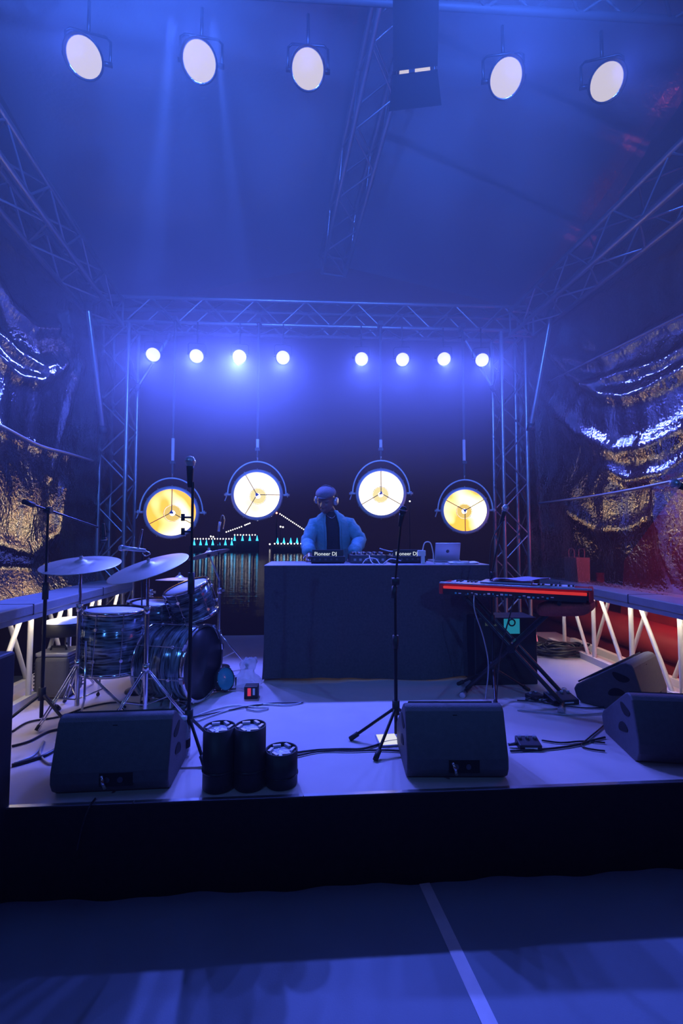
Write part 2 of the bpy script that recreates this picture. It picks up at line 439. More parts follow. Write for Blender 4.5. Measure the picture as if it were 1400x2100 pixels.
# side tarps with swagged folds
def swag(curve, amp, wd):
    """a fold that runs along a polyline of (y, z) points"""
    return ([Vector((a_, b_)) for a_, b_ in curve], amp, wd)
def seg_dist(p, pts):
    best = 9
    for i in range(len(pts) - 1):
        a_, b_ = pts[i], pts[i + 1]; ab = b_ - a_
        t = max(0, min(1, (p - a_).dot(ab) / max(ab.length_squared, 1e-9)))
        dd = (p - a_ - ab * t).length
        if dd < best: best = dd
    return best
def tarp(name, X, sign, folds, m, label, zb, bottom_in, y0, y1, splay=0.0):
    def fn(u, v):
        y = y0 + (y1 - y0) * u; z = zb + (eave(y) + .02 - zb) * v
        p = Vector((y, z)); dx = 0.0
        for pts, amp, wd in folds:
            d_ = seg_dist(p, pts); dx += 0.5 * amp * math.exp(-(d_ / (wd * .8)) ** 2)
        dx += 0.022 * math.sin(y * 11 + 1.5 * math.sin(z * 2.3)) * max(0, 1 - v * 1.6) * (0.3 + 0.7 * min(1, v * 5))
        dx += 0.04 * math.sin(PI * v) * math.sin(y * 2.1 + z)
        dx += 0.004 * math.sin(y * 27 + z * 9 + 2 * math.sin(z * 7)) * math.sin(PI * v)
        if v < 0.06: dx += bottom_in * (1 - v / 0.06)
        return Vector((X + sign * splay * (5.4 - y) - sign * dx, y, z))
    o = MB().grid(fn, 150, 130).build(name, m)
    return tag(o, label, 'tarp', kind='structure')
def yz(px, py, X):                          # where a pixel meets the plane x = X
    d = _R @ Vector(((px - 700) / F, (1050 - py) / F, -1)); p = CAM + d * (X / d.x); return (p.y, p.z)
XT0, XT1 = -2.45, 2.72
fr = [swag([yz(*q, XT1) for q in c_], am, wd) for c_, am, wd in [
    ([(1115, 765), (1150, 830), (1200, 895), (1260, 925), (1320, 915), (1400, 870)], 0.10, 0.10),
    ([(1150, 715), (1190, 770), (1235, 808), (1275, 812), (1320, 795), (1400, 745)], 0.13, 0.08),
    ([(1170, 725), (1210, 745), (1260, 720), (1330, 670), (1400, 640)], 0.09, 0.07),
    ([(1205, 670), (1235, 715), (1245, 740)], 0.07, 0.10),
    ([(1210, 790), (1265, 765), (1340, 740), (1400, 700)], 0.08, 0.05),
    ([(1180, 1050), (1230, 1090), (1290, 1085), (1330, 1060)], 0.06, 0.10),
    ([(1245, 960), (1280, 985), (1350, 970), (1400, 930)], 0.07, 0.06),
    ([(1335, 1000), (1345, 1130), (1370, 1200)], 0.05, 0.05)]]
fl_ = [swag([yz(*q, XT0) for q in c_], am, wd) for c_, am, wd in [
    ([(-60, 690), (0, 735), (40, 770), (85, 780), (115, 765), (130, 745)], 0.12, 0.07),
    ([(-60, 660), (0, 685), (45, 725), (90, 752), (110, 745)], 0.11, 0.06),
    ([(-60, 560), (0, 580), (30, 630), (75, 670), (115, 670)], 0.10, 0.08),
    ([(165, 745), (150, 790), (130, 900), (110, 980)], 0.06, 0.06),
    ([(0, 1120), (60, 1140), (120, 1090), (135, 1000)], 0.07, 0.10),
    ([(-40, 868), (0, 880), (80, 915), (190, 945)], 0.05, 0.05)]]
tarp('wall_left', XT0, -1, fl_, M_tarpL, 'dark wrinkled plastic tarp hanging behind the drum kit', 0.72, 0.14, 1.3, 5.75)
tarp('wall_right', 2.56, 1, fr, M_tarpR, 'clear wrinkled plastic tarp hanging behind the red keyboard', 0.72, 0.0, 1.3, 5.75, 0.12)

# straps strung across the tarps
def strap(label, pix, side, r=.012):
    pts = []
    for px, py in pix:
        X = XT0 + .13 if side < 0 else 2.62
        for _ in range(4):
            y_, z_ = yz(px, py, X); X = (XT0 + .13) if side < 0 else 2.56 + .12 * (5.4 - y_) - .13
        pts.append((X, y_, z_))
    o_ = MB().tube(crom(pts), r, 8).build('strap', M_silver)
    return tag(o_, label, 'strap', 'straps across the side tarps')
strap('sagging strap across the drum side tarp above the amber reflection', [(-30, 862), (0, 872), (80, 913), (140, 930), (190, 945)], -1)
strap('taut strap rising across the upper keyboard side tarp', [(1125, 783), (1210, 740), (1300, 695), (1410, 640)], 1, .010)
strap('lower strap across the keyboard side tarp above the paper bag', [(1105, 1032), (1200, 1020), (1300, 1003), (1410, 980)], 1)

# haze under the roof
def haze_mat():
    m = bpy.data.materials.new('stage_haze'); m.use_nodes = True; nt = m.node_tree
    nt.nodes.remove(nt.nodes['Principled BSDF'])
    vs = nt.nodes.new('ShaderNodeVolumeScatter'); vs.inputs['Color'].default_value = (0.9, 0.92, 1, 1); vs.inputs['Anisotropy'].default_value = 0.2
    tc = nt.nodes.new('ShaderNodeTexCoord'); sp = nt.nodes.new('ShaderNodeSeparateXYZ')
    mr = nt.nodes.new('ShaderNodeMapRange'); mr.interpolation_type = 'SMOOTHSTEP'
    mr.inputs['From Min'].default_value = 1.3; mr.inputs['From Max'].default_value = 3.6
    mr.inputs['To Min'].default_value = 0.008; mr.inputs['To Max'].default_value = 0.22
    nt.links.new(tc.outputs['Object'], sp.inputs[0]); nt.links.new(sp.outputs['Z'], mr.inputs['Value'])
    nt.links.new(mr.outputs[0], vs.inputs['Density'])
    nt.links.new(vs.outputs[0], nt.nodes['Material Output'].inputs['Volume'])
    return m
hz = MB().box((0.3, 3.2, 3.0), (5.2, 5.1, 5.9)).build('haze', haze_mat())
tag(hz, 'blue stage haze hanging thick beneath the roof tarp', 'haze', kind='stuff')

# ------------------------------------------------------------------ trusses
def truss(name, label, A, B, up, size=0.29, pitch=0.30, group='aluminium stage trusses', rc=0.024, rb=0.0095, M_alu=M_alu):
    A, B, up = Vector(A), Vector(B), Vector(up).normalized()
    t = (B - A).normalized(); V = up - t * up.dot(t); V.normalize(); U = t.cross(V)
    root = thing(name, label, 'truss', A, group)
    h = size / 2; L = (B - A).length
    cs = {}
    for su in (-1, 1):
        for sv in (-1, 1):
            off = U * (su * h) + V * (sv * h); cs[(su, sv)] = off
            rod('chord', A + off, B + off, rc, M_alu, root, 12)
    n = max(2, round(L / pitch)); st = L / n
    faces = [((-1, -1), (1, -1)), ((1, 1), (-1, 1)), ((-1, 1), (-1, -1)), ((1, -1), (1, 1))]
    for k, (p, q) in enumerate(faces):
        for i in range(n):
            a_, b_ = (p, q) if (i + k) % 2 == 0 else (q, p)
            rod('brace', A + t * (i * st) + cs[a_], A + t * ((i + 1) * st) + cs[b_], rb, M_alu, root, 6)
    for s_ in (0.0, L):
        for p, q in faces:
            rod('end_frame', A + t * s_ + cs[p], A + t * s_ + cs[q], rb * 1.4, M_alu, root, 6)
    return root
YT = 5.45
TZ = 3.80
truss('truss_pylon', 'upright aluminium truss pylon behind the drum kit', (-2.30, YT, 0.02), (-2.30, YT, TZ - 0.16), (0, 1, 0))
truss('truss_pylon', 'upright aluminium truss pylon behind the red keyboard', (2.33, YT, 0.02), (2.33, YT, TZ - 0.16), (0, 1, 0))
truss('truss_beam', 'horizontal truss spanning the stage back above the eight small lamps', (-2.50, YT, TZ), (2.52, YT, TZ), (0, 0, 1))
truss('truss_beam', 'roof truss running along the top of the drum side tarp', (-2.36, 5.26, 3.74), (-2.02, 1.5, 3.74), (0, 0, 1))
truss('truss_beam', 'roof truss running along the top of the keyboard side tarp', (2.42, 5.26, 3.72), (2.66, 1.5, 3.68), (0, 0, 1))
truss('truss_beam', 'sloping ridge truss under the middle of the roof tarp', (0.18, 5.5, 4.50), (0.66, 2.95, 5.42), (0, 0, 1))
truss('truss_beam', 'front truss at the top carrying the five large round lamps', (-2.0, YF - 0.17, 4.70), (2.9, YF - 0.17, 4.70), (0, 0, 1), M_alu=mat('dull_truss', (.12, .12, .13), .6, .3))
# loose braces
def brace_pole(label, p, q, r=0.022):
    t = thing('brace_pole', label, 'brace pole', p, 'diagonal brace poles')
    rod('tube', p, q, r, M_alu, t, 10)
    for e, f in ((p, q), (q, p)):
        d_ = (Vector(f) - Vector(e)).normalized()
        MB().tube([Vector(e) - d_ * .02, Vector(e) + d_ * .06], r * 1.45, 10).build('clamp', M_gunmetal, t)
brace_pole('long slanted pole beside the drum side pylon under the roof corner', at(180, 625, 4.70), at(211, 885, 5.0), 0.028)
brace_pole('long slanted pole beside the keyboard side pylon under the roof corner', at(1130, 640, 4.80), at(1087, 880, 5.02), 0.028)
brace_pole('short corner brace between the back truss and the drum side pylon', at(348, 690, 5.5), at(280, 797, 5.45), 0.018)
brace_pole('short corner brace between the back truss and the keyboard side pylon', at(950, 690, 5.5), at(1012, 800, 5.45), 0.018)
# base gussets of the pylons
for sx, nm in ((-2.30, 'drum'), (2.33, 'keyboard')):
    t = thing('pylon_base', 'steel base plate with triangular gussets under the %s side pylon' % nm, 'base plate', (sx, YT, 0), 'pylon base plates')
    MB().box((sx, YT, 0.01), (0.6, 0.6, 0.02)).build('plate', M_gunmetal, t)
    for s_ in (-1, 1):
        MB().prism([(YT - 0.16, 0.02), (YT - 0.29, 0.02), (YT - 0.16, 0.3)], sx + s_ * .15 - .006, sx + s_ * .15 + .006).build('gusset', M_alu, t)

# ------------------------------------------------------------------ par lamps
def par(label, p, aim, r, depth, lens_m, group, hang_z, name='par_lamp', wavy=0.0):
    p = Vector(p); d = (Vector(aim) - p).normalized()
    Mx = frame_at(p, d)                       # local +z looks out of the lamp
    t = thing(name, label, 'stage lamp', p, group)
    can = [(0.02, -depth), (r * 0.62, -depth), (r * 0.72, -depth * 0.75), (r * 0.96, -depth * 0.4), (r * 1.0, -0.02), (r * 1.10, 0.0), (r * 1.10, 0.05 * r / .1),
           (r * 1.05, 0.05 * r / .1), (r * 1.04, 0.002), (r * 0.94, -0.012)]
    MB().lathe(can, 28, Mx, cap=False).build('can', M_blackmetal, t)
    lens = [(0.0001, 0.014)] + [(r * 0.97 * math.sin(a), 0.014 * math.cos(a) - 0.004) for a in (0.4, 0.8, 1.2, PI / 2)]
    MB().lathe(lens, 28, Mx, cap=False).build('lens', lens_m, t)
    MB().lathe([(r * 0.97, -0.012), (r * 1.04, -0.012), (r * 1.04, 0.006), (r * 0.97, 0.006), (r * 0.97, -0.012)], 28, Mx, cap=False).build('retaining_ring', M_chrome, t)
    # yoke: a flat bar over the can, pivots on both sides
    side = d.cross(Vector((0, 0, 1))).normalized(); upv = Vector((0, 0, 1))
    piv = p - d * depth * 0.45; rr = r * 1.28
    ys = [piv + side * rr, piv + side * rr + upv * r * 1.5, piv + side * rr * .8 + upv * r * 1.75, piv - side * rr * .8 + upv * r * 1.75, piv - side * rr + upv * r * 1.5, piv - side * rr]
    MB().tube(ys, r * 0.08, 6).build('yoke', M_blackmetal, t)
    for s_ in (-1, 1):
        MB().tube([piv + side * s_ * r * .7, piv + side * s_ * rr * 1.1], r * .14, 8).build('pivot_knob', M_blackmetal, t)
    top = piv + upv * r * 1.75
    MB().tube([top, Vector((top.x, top.y, hang_z))], r * 0.11, 8).build('hook_clamp', M_blackmetal, t)
    return t
ordb = ['first', 'second', 'third', 'fourth', 'fifth', 'sixth', 'seventh', 'eighth']
for i, p in enumerate(BACK_POS):
    par('%s small white lamp along the back truss, counted from the drum side' % ordb[i], p, (p.x * 0.55, 1.6, 1.05), 0.076, 0.16, E_parback,
        'small lamps on the back truss', TZ - 0.16)
ordf = ['large glowing round lamp at the drum tarp end of the front truss', 'large glowing round lamp second from the drum tarp on the front truss',
        'large glowing round lamp beside the ridge truss, nearest the shuttered lamp on its drum side',
        'large glowing round lamp between the shuttered lamp and the lamp by the keyboard tarp', 'large glowing round lamp at the keyboard tarp end of the front truss']
for i, p in enumerate(FRONT_POS):
    par(ordf[i], p, CAM * 0.6 + Vector((p.x * 0.5, -0.3, 0)) + Vector((0, 0, .6)), 0.100, 0.22, E_par, 'large round lamps on the front truss', 4.56)
# the shuttered lamp
p = at(850, 150, YF); aim = CAM + Vector((0.1, 0, .5)); d = (aim - p).normalized()
sh = par('lamp with nearly closed black barn doors leaking two bright slits', p, aim, 0.10, 0.22, E_par, None, 4.56, 'barn_door_lamp')
Mx = frame_at(p, d)
side = d.cross(Vector((0, 0, 1))).normalized(); upd = side.cross(d).normalized()
q0 = p + d * 0.075
def flap(a0, a1, w0, w1, z0, z1, name):
    vs = [q0 + side * -w0 + upd * a0 + d * z0, q0 + side * w0 + upd * a0 + d * z0, q0 + side * w1 + upd * a1 + d * z1, q0 + side * -w1 + upd * a1 + d * z1]
    o_ = MB().add(vs + [v + d * 0.003 for v in vs], [(3, 2, 1, 0), (4, 5, 6, 7), (0, 1, 5, 4), (1, 2, 6, 5), (2, 3, 7, 6), (3, 0, 4, 7)]).build(name, M_hole, sh)
flap(0.010, 0.33, 0.135, 0.13, 0.03, 0.03, 'barn_door')
flap(-0.006, -0.175, 0.135, 0.165, 0.03, 0.05, 'barn_door')
MB().box((0, 0, 0), (0.26, 0.012, 0.012), None).build('hinge_bar', M_black, sh, Matrix.LocRotScale(q0 + d * .036 + side * 0.0 + upd * .002 + side * .02, Matrix((side, upd, d)).transposed().to_quaternion(), Vector((0.14, 1.3, 1))))

# ------------------------------------------------------------------ four big pendant floods
def flood_mat(name, base, hot, mode):
    m = bpy.data.materials.new(name); m.use_nodes = True; nt = m.node_tree
    nt.nodes.remove(nt.nodes['Principled BSDF'])
    tc = nt.nodes.new('ShaderNodeTexCoord')
    e = nt.nodes.new('ShaderNodeEmission'); e.inputs[1].default_value = 1.0
    gr = nt.nodes.new('ShaderNodeTexNoise'); gr.inputs['Scale'].default_value = 2.3; gr.inputs['Detail'].default_value = 1  # noise lays the bulb's reflected highlight into the glow
    nt.links.new(tc.outputs['Object'], gr.inputs['Vector'])
    rp = nt.nodes.new('ShaderNodeValToRGB')
    lo, hi = (0.49, 0.64) if mode == 'warm' else (0.2, 0.42)
    rp.color_ramp.elements[0].position = lo; rp.color_ramp.elements[0].color = tuple(base) + (1,)
    rp.color_ramp.elements[1].position = hi; rp.color_ramp.elements[1].color = tuple(hot) + (1,)
    nt.links.new(gr.outputs['Fac'], rp.inputs[0]); nt.links.new(rp.outputs[0], e.inputs[0])
    nt.links.new(e.outputs[0], nt.nodes['Material Output'].inputs[0])
    return m
E_warm = flood_mat('amber_reflector', (1.75, 0.72, 0.08), (2.8, 2.3, 1.3), 'warm')
E_cream = flood_mat('cream_reflector', (1.6, 1.15, 0.6), (2.4, 2.0, 1.5), 'cream')
E_dish = emis('reflector_centre', (0.9, 0.62, 0.16), 1.0)
E_dish2 = emis('bright_reflector_centre', (0.95, 0.8, 0.36), 1.05)
E_lampbulb = emis('flood_bulb', (1.0, 0.72, 0.38), 40.0)
M_spoke = mat('spoke_metal', (0.12, 0.05, 0.03), 0.6, 0.3)
M_hub = mat('hub_metal', (0.16, 0.2, 0.34), 0.5, 0.3)
def flood(label, px, py, rpx, face, dish, rot, turn, pole_px, sleeve):
    Y = 5.2
    p = at(px, py, Y); r = rpx / F * Y
    d = Vector((math.sin(turn), -math.cos(turn), 0.03)).normalized()
    Mx = frame_at(p, d)
    t = thing('pendant_flood', label, 'stage lamp', p, 'big round pendant floods')
    # outer case, then reflector bowl
    MB().lathe([(0.03, -0.26), (r * .35, -0.25), (r * .75, -0.17), (r * .95, -0.06), (r * 1.0, 0.0)], 40, Mx, cap=False).build('case', M_case, t)
    MB().lathe([(r * 0.90, 0.035), (r * 1.0, 0.03), (r * 1.035, 0.0), (r * 1.0, -0.03), (r * .93, -0.02), (r * .90, 0.0), (r * .90, 0.035)], 48, Mx, cap=False).build('rim', M_case, t)
    for k in range(12):
        a = 2 * PI * k / 12
        MB().sphere(Mx @ Vector((math.cos(a) * r * 1.03, math.sin(a) * r * 1.03, 0.012)), 0.010, 6, 4).build('rim_screw', M_chrome, t)
    bowl = [(r * .905, 0.0)] + [(r * .905 * k, -0.14 * (1 - k * k)) for k in (0.85, 0.7, 0.5, 0.36)]
    bw = MB().lathe(bowl, 40, Mx, cap=False).build('reflector', face, t)
    MB().lathe([(r * .905 * .36, -0.122), (r * .25, -0.128), (0.0001, -0.13)], 32, Mx, cap=False).build('reflector_centre', dish, t)
    MB().tube([Mx @ Vector((math.cos(a) * r * .33, math.sin(a) * r * .33, -0.118)) for a in [2 * PI * k / 28 for k in range(28)]], 0.005, 6, closed=True).build('reflector_ring', M_cym, bw)
    MB().sphere(Mx @ Vector((0, 0, -0.10)), 0.026, 12, 8).build('bulb', E_lampbulb, bw)
    MB().tube([Mx @ Vector((math.cos(a) * .03, math.sin(a) * .03, -0.105)) for a in [2 * PI * k / 16 for k in range(16)]], 0.004, 6, closed=True).build('bulb_collar', M_cym, bw)
    hubp = Vector((0, 0, 0.02))
    for k in range(3):
        a = rot + 2 * PI * k / 3
        rod('spoke', Mx @ hubp, Mx @ Vector((math.cos(a) * r * .9, math.sin(a) * r * .9, 0.02)), 0.0045, M_spoke, t, 6)
    MB().lathe([(0.03, -0.006), (0.03, 0.006)], 3, Mx @ Matrix.Translation(hubp) @ Matrix.Rotation(rot, 4, 'Z')).build('hub', M_hub, t)
    # yoke half ring
    side = d.cross(Vector((0, 0, 1))).normalized(); up = Vector((0, 0, 1)); ry = r * 1.15
    pts = [p + side * (math.cos(a) * ry) + up * (math.sin(a) * ry * 1.16) for a in [PI * k / 28 for k in range(29)]]
    mb_ = MB()
    rings = []
    for i_, q_ in enumerate(pts):
        tn = (pts[min(i_ + 1, 28)] - pts[max(i_ - 1, 0)]).normalized(); nn = tn.cross(d).normalized()
        rings.append([q_ + nn * .007 + d * .018, q_ - nn * .007 + d * .018, q_ - nn * .007 - d * .018, q_ + nn * .007 - d * .018])
    yk = mb_.loft(rings, True, True, False).build('yoke', M_case, t)
    for s_ in (-1, 1):
        kb = MB().tube([p + side * s_ * r * .98, p + side * s_ * ry * 1.12], 0.013, 8)
        kb.tube([p + side * s_ * ry * 1.03, p + side * s_ * ry * 1.07], 0.026, 8)
        kb.build('tilt_knob', M_case, yk)
    rod('tilt_handle', p - side * ry * 1.02 * (-1) - up * 0.0, p + side * ry * 1.1 - up * .07, .006, M_case, t)
    topz = (p + up * ry * 1.16).z
    tp_ = at(pole_px, 1000, Y); bx = p.x
    rod('spigot', (bx, p.y, topz), (bx, p.y, topz + .07), 0.010, M_chrome, t)
    z0 = at(px, sleeve[1], Y).z; z1 = at(px, sleeve[0], Y).z
    rod('drop_tube', (bx, p.y, topz + .05), (bx, p.y, z0), 0.013, M_gunmetal, t)
    rod('white_sleeve', (bx, p.y, z0), (bx, p.y, z1), 0.018, M_sleeve, t)
    rod('drop_tube', (bx, p.y, z1), (bx, p.y, TZ - .18), 0.0145, M_gunmetal, t)
    MB().box((bx, p.y, z0 - .02), (.05, .04, .03)).build('safety_clamp', M_gunmetal, t)
    MB().box((bx, (p.y + YT - .145) / 2, TZ - .155), (.05, YT - .145 - p.y + .09, .05)).build('truss_clamp', M_gunmetal, t)
    return t
flood('big round pendant flood glowing amber above the drum kit', 352, 1051, 52, E_warm, E_dish, PI / 2, 0.22, 355, (899, 945))
flood('big round pendant flood glowing cream between the drum kit and the performer', 527, 1015, 51, E_cream, E_dish2, 0, 0.04, 530, (901, 918))
flood('big round pendant flood glowing cream over the performer by the middle mic', 781, 1012, 51, E_cream, E_dish2, PI / 2, -0.10, 782, (902, 918))
flood('big round pendant flood glowing amber above the laptop', 953, 1047, 48, E_warm, E_dish, -PI / 2, -0.24, 948, (902, 945))

# ------------------------------------------------------------------ lattice railings
def railing(label, X, sign, y0, y1, d0, zt=0.66):
    t = thing('lattice_railing', label, 'railing', (X, y0, 0), 'lattice railings beside the stage')
    yb = 0.10
    bm_ = MB().box((X + sign * .12, (y0 + y1) / 2, zt + .035), (.42, y1 - y0, .07)); bevel(bm_.build('top_beam', M_railblue, t), .008)
    k = int((y1 - y0) / 1.05)
    for i in range(1, k + 1):
        MB().box((X + sign * .12, y0 + i * 1.05, zt + .035), (.425, .006, .074)).build('beam_joint', M_gunmetal, t)
    MB().box((X + sign * .02, (y0 + y1) / 2, 0.03), (.05, y1 - y0, .06)).build('bottom_rail', M_railwhite, t)
    MB().box((X + sign * .28, (y0 + y1) / 2, 0.03), (.05, y1 - y0, .06)).build('bottom_rail', M_railwhite, t)
    y = d0; st = 0.53
    while y < y1 - 0.04:
        if y > y0: rod('upright', (X + sign * .02, y, .05), (X + sign * .02, y, zt), .019, M_railwhite, t)
        ya, yb_ = y + 0.10, y + 0.43
        if ya > y0 and yb_ < y1:
            rod('diagonal', (X + sign * .02, ya, .05) if sign < 0 else (X + sign * .02, ya, .05), (X + sign * .02, yb_, zt), .017, M_railwhite, t)
            rod('far_diagonal', (X + sign * .28, yb_ - .02, .05), (X + sign * .28, ya + .02, zt), .017, M_railwhite, t)
        y += st
    MB().box((X - sign * .055, (y0 + y1) / 2, zt - .008), (.024, y1 - y0, .012)).build('led_strip', E_strip, t)
    MB().box((X - sign * .078, (y0 + y1) / 2, zt - .010), (.012, y1 - y0, .05)).build('strip_lip', M_railblue, t)
    return t
railing('white lattice railing with grey top beam beside the drum kit', -2.05, -1, 2.3, 5.1, 2.45)
railing('white lattice railing with grey top beam behind the monitor wedges and keyboard', 2.60, 1, 2.6, 5.15, 2.72)

# ------------------------------------------------------------------ drum kit
def drum(name, label, base, axis, r, h, lugs, top_m, bot_m, cat='drum', spin=0.0, group='drums of the drum kit', hoop=None, bands=1):
    Mx = frame_at(base, axis) @ Matrix.Rotation(spin, 4, 'Z')
    t = thing(name, label, cat, base, group)
    sh_ = MB().lathe([(r, 0.012), (r, h - .012)], 40, cap=False).mesh('shell', M_pearl)
    so_ = link('shell', sh_, t, Mx); so_.modifiers.new('thick', 'SOLIDIFY').thickness = 0.006
    for z, m_ in ((0.004, bot_m), (h - .004, top_m)):
        MB().lathe([(0.0001, z - .002), (r * .985, z - .002), (r * .985, z + .002), (0.0001, z + .002)], 40, Mx, cap=False).build('drum_head', m_, t)
    for z in (0.004, h - .004):
        MB().lathe([(r * .98, z - .012), (r + .012, z - .014), (r + .014, z), (r + .012, z + .014), (r * .98, z + .012)], 40, Mx, cap=False).build('hoop', hoop or M_chrome, t)
    for k in range(lugs):
        a = 2 * PI * k / lugs + .2
        c_, s_ = math.cos(a), math.sin(a)
        rod('tension_rod', Mx @ Vector((c_ * (r + .016), s_ * (r + .016), .0)), Mx @ Vector((c_ * (r + .016), s_ * (r + .016), h)), .0035, M_chrome, t, 6)
        for z in ((h * .25, h * .75) if bands else (h * .5,)):
            MB().tube([Mx @ Vector((c_ * (r - .002), s_ * (r - .002), z)), Mx @ Vector((c_ * (r + .024), s_ * (r + .024), z))], .012, 8).build('lug', M_chrome, t)
    return t, Mx
# bass drum, front turned toward the middle of the stage
bd_axis = Vector((0.95, -0.30, 0)).normalized()
bd_c = at(362, 1362, 3.55)
bd_r = 0.262
bd_base = Vector((bd_c.x, bd_c.y, bd_r + .02)) - bd_axis * 0.18
bd, bdM = drum('bass_drum', 'bass drum with striped pearl shell lying on the deck under the tom', bd_base, bd_axis, bd_r, 0.40, 8, M_headblack, M_headblack)
for s_ in (-1, 1):
    sd = Vector((-bd_axis.y, bd_axis.x, 0)) * s_
    p0 = bd_base + bd_axis * .30 + sd * .22 + Vector((0, 0, -.13))
    rod('spur', p0, Vector(((p0 + sd * .16 + bd_axis * .08).x, (p0 + sd * .16 + bd_axis * .08).y, .012)), .008, M_chrome, bd)
for k in range(8):
    a = 2 * PI * k / 8 + .2
    MB().box((0, 0, 0), (.018, .045, .03)).build('claw', M_chrome, bd, bdM @ Matrix.Rotation(a, 4, 'Z') @ Matrix.Translation((bd_r + .012, 0, .40)))
# floor tom
ft = at(228, 1300, 3.45)
ftt, ftM = drum('floor_tom', 'floor tom with blue striped pearl shell on three thin legs', (ft.x, 3.45, 0.25), (0.04, 0.02, 1), 0.205, 0.42, 8, M_head, M_head)
for k in range(3):
    a = 2 * PI * k / 3 - 1.9
    q_ = Vector((ft.x + math.cos(a) * .225, 3.45 + math.sin(a) * .225, 0))
    MB().tube([q_ + Vector((0, 0, .5)), q_ + Vector((0, 0, .12)), q_ + Vector((math.cos(a) * .03, math.sin(a) * .03, .012))], .008, 8).build('leg', M_chrome, ftt)
    MB().sphere(q_ + Vector((math.cos(a) * .03, math.sin(a) * .03, .014)), .014, 8, 6).build('rubber_foot', M_rubber, ftt)
# rack tom over the bass drum
rt = at(398, 1232, 3.72)
rtt, rtM = drum('rack_tom', 'tilted rack tom with shiny striped shell above the bass drum', rt - Vector((-.18, -.05, 1)).normalized() * .12, (-.30, -.22, 1), 0.165, 0.25, 6, M_head, M_head)
rod('mount_arm', rt + Vector((.0, 0, -.10)), bd_base + bd_axis * .2 + Vector((0, 0, bd_r)), .012, M_chrome, rtt)
# snare on its stand
sn = at(318, 1258, 3.85)
snt, snM = drum('snare_drum', 'snare drum on a folding stand behind the floor tom', (sn.x, 3.85, .52), (0.02, -.05, 1), 0.178, 0.15, 8, M_head, M_head, bands=0)
ss = thing('snare_stand', 'chrome snare stand folded out beneath the snare drum', 'stand', (sn.x, 3.85, 0))
rod('pole', (sn.x, 3.85, .12), (sn.x, 3.85, .47), .012, M_chrome, ss)
for k in range(3):
    a = 2 * PI * k / 3 + .5
    rod('leg', (sn.x, 3.85, .2), (sn.x + math.cos(a) * .24, 3.85 + math.sin(a) * .24, .012), .008, M_chrome, ss)
    rod('basket_arm', (sn.x, 3.85, .46), (sn.x + math.cos(a) * .185, 3.85 + math.sin(a) * .185, .515), .007, M_chrome, ss)

def cymbal(label, c, r, normal, group='cymbals of the drum kit'):
    Mx = frame_at(c, normal)
    prof = [(.006, .028), (r * .08, .027), (r * .15, .018), (r * .19, .009), (r * .5, .003), (r * .98, -.010), (r, -.0115),
            (r, -.0128), (r * .98, -.0118), (r * .5, .0012), (r * .19, .0072), (r * .15, .0155), (r * .08, .0245), (.006, .0255), (.006, .028)]
    o_ = MB().lathe(prof, 48, Mx, cap=False).build('cymbal', M_cym)
    return tag(o_, label, 'cymbal', group)
def cym_stand(label, foot, top, legs=.30, a0=0.4, boom=None):
    t = thing('cymbal_stand', label, 'stand', foot, 'cymbal stands')
    f_ = Vector(foot); top = Vector(top)
    zc = 0.34
    rod('lower_tube', (f_.x, f_.y, .06), (f_.x, f_.y, .72), .0155, M_chrome, t, 12)
    MB().tube([(f_.x, f_.y, .69), (f_.x, f_.y, .74)], .023, 10).build('height_clamp', M_chrome, t)
    MB().box((f_.x + .03, f_.y, .715), (.035, .012, .022)).build('wing_screw', M_chrome, t)
    if boom:
        b0 = Vector((f_.x, f_.y, boom)); rod('upper_tube', (f_.x, f_.y, .70), b0, .010, M_chrome, t, 10); rod('boom_arm', b0, top, .008, M_chrome, t, 10)
    else: rod('upper_tube', (f_.x, f_.y, .70), top, .010, M_chrome, t, 10)
    MB().tube([top + Vector((0, 0, -.03)), top + Vector((0, 0, -.008))], .016, 10).build('felt', M_rubber, t)
    MB().tube([top + Vector((0, 0, .03)), top + Vector((0, 0, .05))], .012, 8).build('wing_nut', M_chrome, t)
    rod('tip_rod', top + Vector((0, 0, -.01)), top + Vector((0, 0, .06)), .004, M_chrome, t)
    MB().tube([(f_.x, f_.y, zc - .03), (f_.x, f_.y, zc + .03)], .024, 10).build('leg_collar', M_chrome, t)
    for k in range(3):
        a = a0 + 2 * PI * k / 3; e = Vector((f_.x + math.cos(a) * legs, f_.y + math.sin(a) * legs, .014)); h_ = Vector((f_.x, f_.y, zc))
        sd = Vector((-math.sin(a), math.cos(a), 0)) * .010
        mb_ = MB(); mb_.tube([h_ + sd, e + sd], .0055, 6); mb_.tube([h_ - sd, e - sd], .0055, 6); lg = mb_.build('leg', M_chrome, t)
        rod('leg_strut', (f_.x, f_.y, .10), h_.lerp(e, .55), .005, M_chrome, t, 6)
        MB().tube([e + (e - h_).normalized() * -.03, e], .014, 8).build('rubber_foot', M_rubber, lg)
    return t
cA = at(166, 1155, 3.28); fA = Vector((cA.x, cA.y, 0))
cymbal('wide violet-lit cymbal nearest the drum side railing, set almost level', cA, .252, (0.0, -.20, 1))
cym_stand('chrome cymbal stand under the level cymbal by the railing', fA, cA, .30, .2)
cB = at(304, 1161, 3.15); fB = Vector((cB.x, cB.y, 0))
cymbal('wide cymbal tilted up toward the performer over the floor tom', cB, .262, (-.24, -.27, 1))
cym_stand('chrome cymbal stand under the tilted cymbal beside the bass drum', fB, cB, .28, 2.0)
cC = at(368, 1186, 4.1)
cymbal('bright thin cymbal seen edge on, level behind the tom', cC, .195, (0.0, .05, 1))
cym_stand('thin chrome cymbal stand behind the rack tom', (cC.x, cC.y, 0), cC, .26, .9)
cD = at(428, 1135, 4.25)
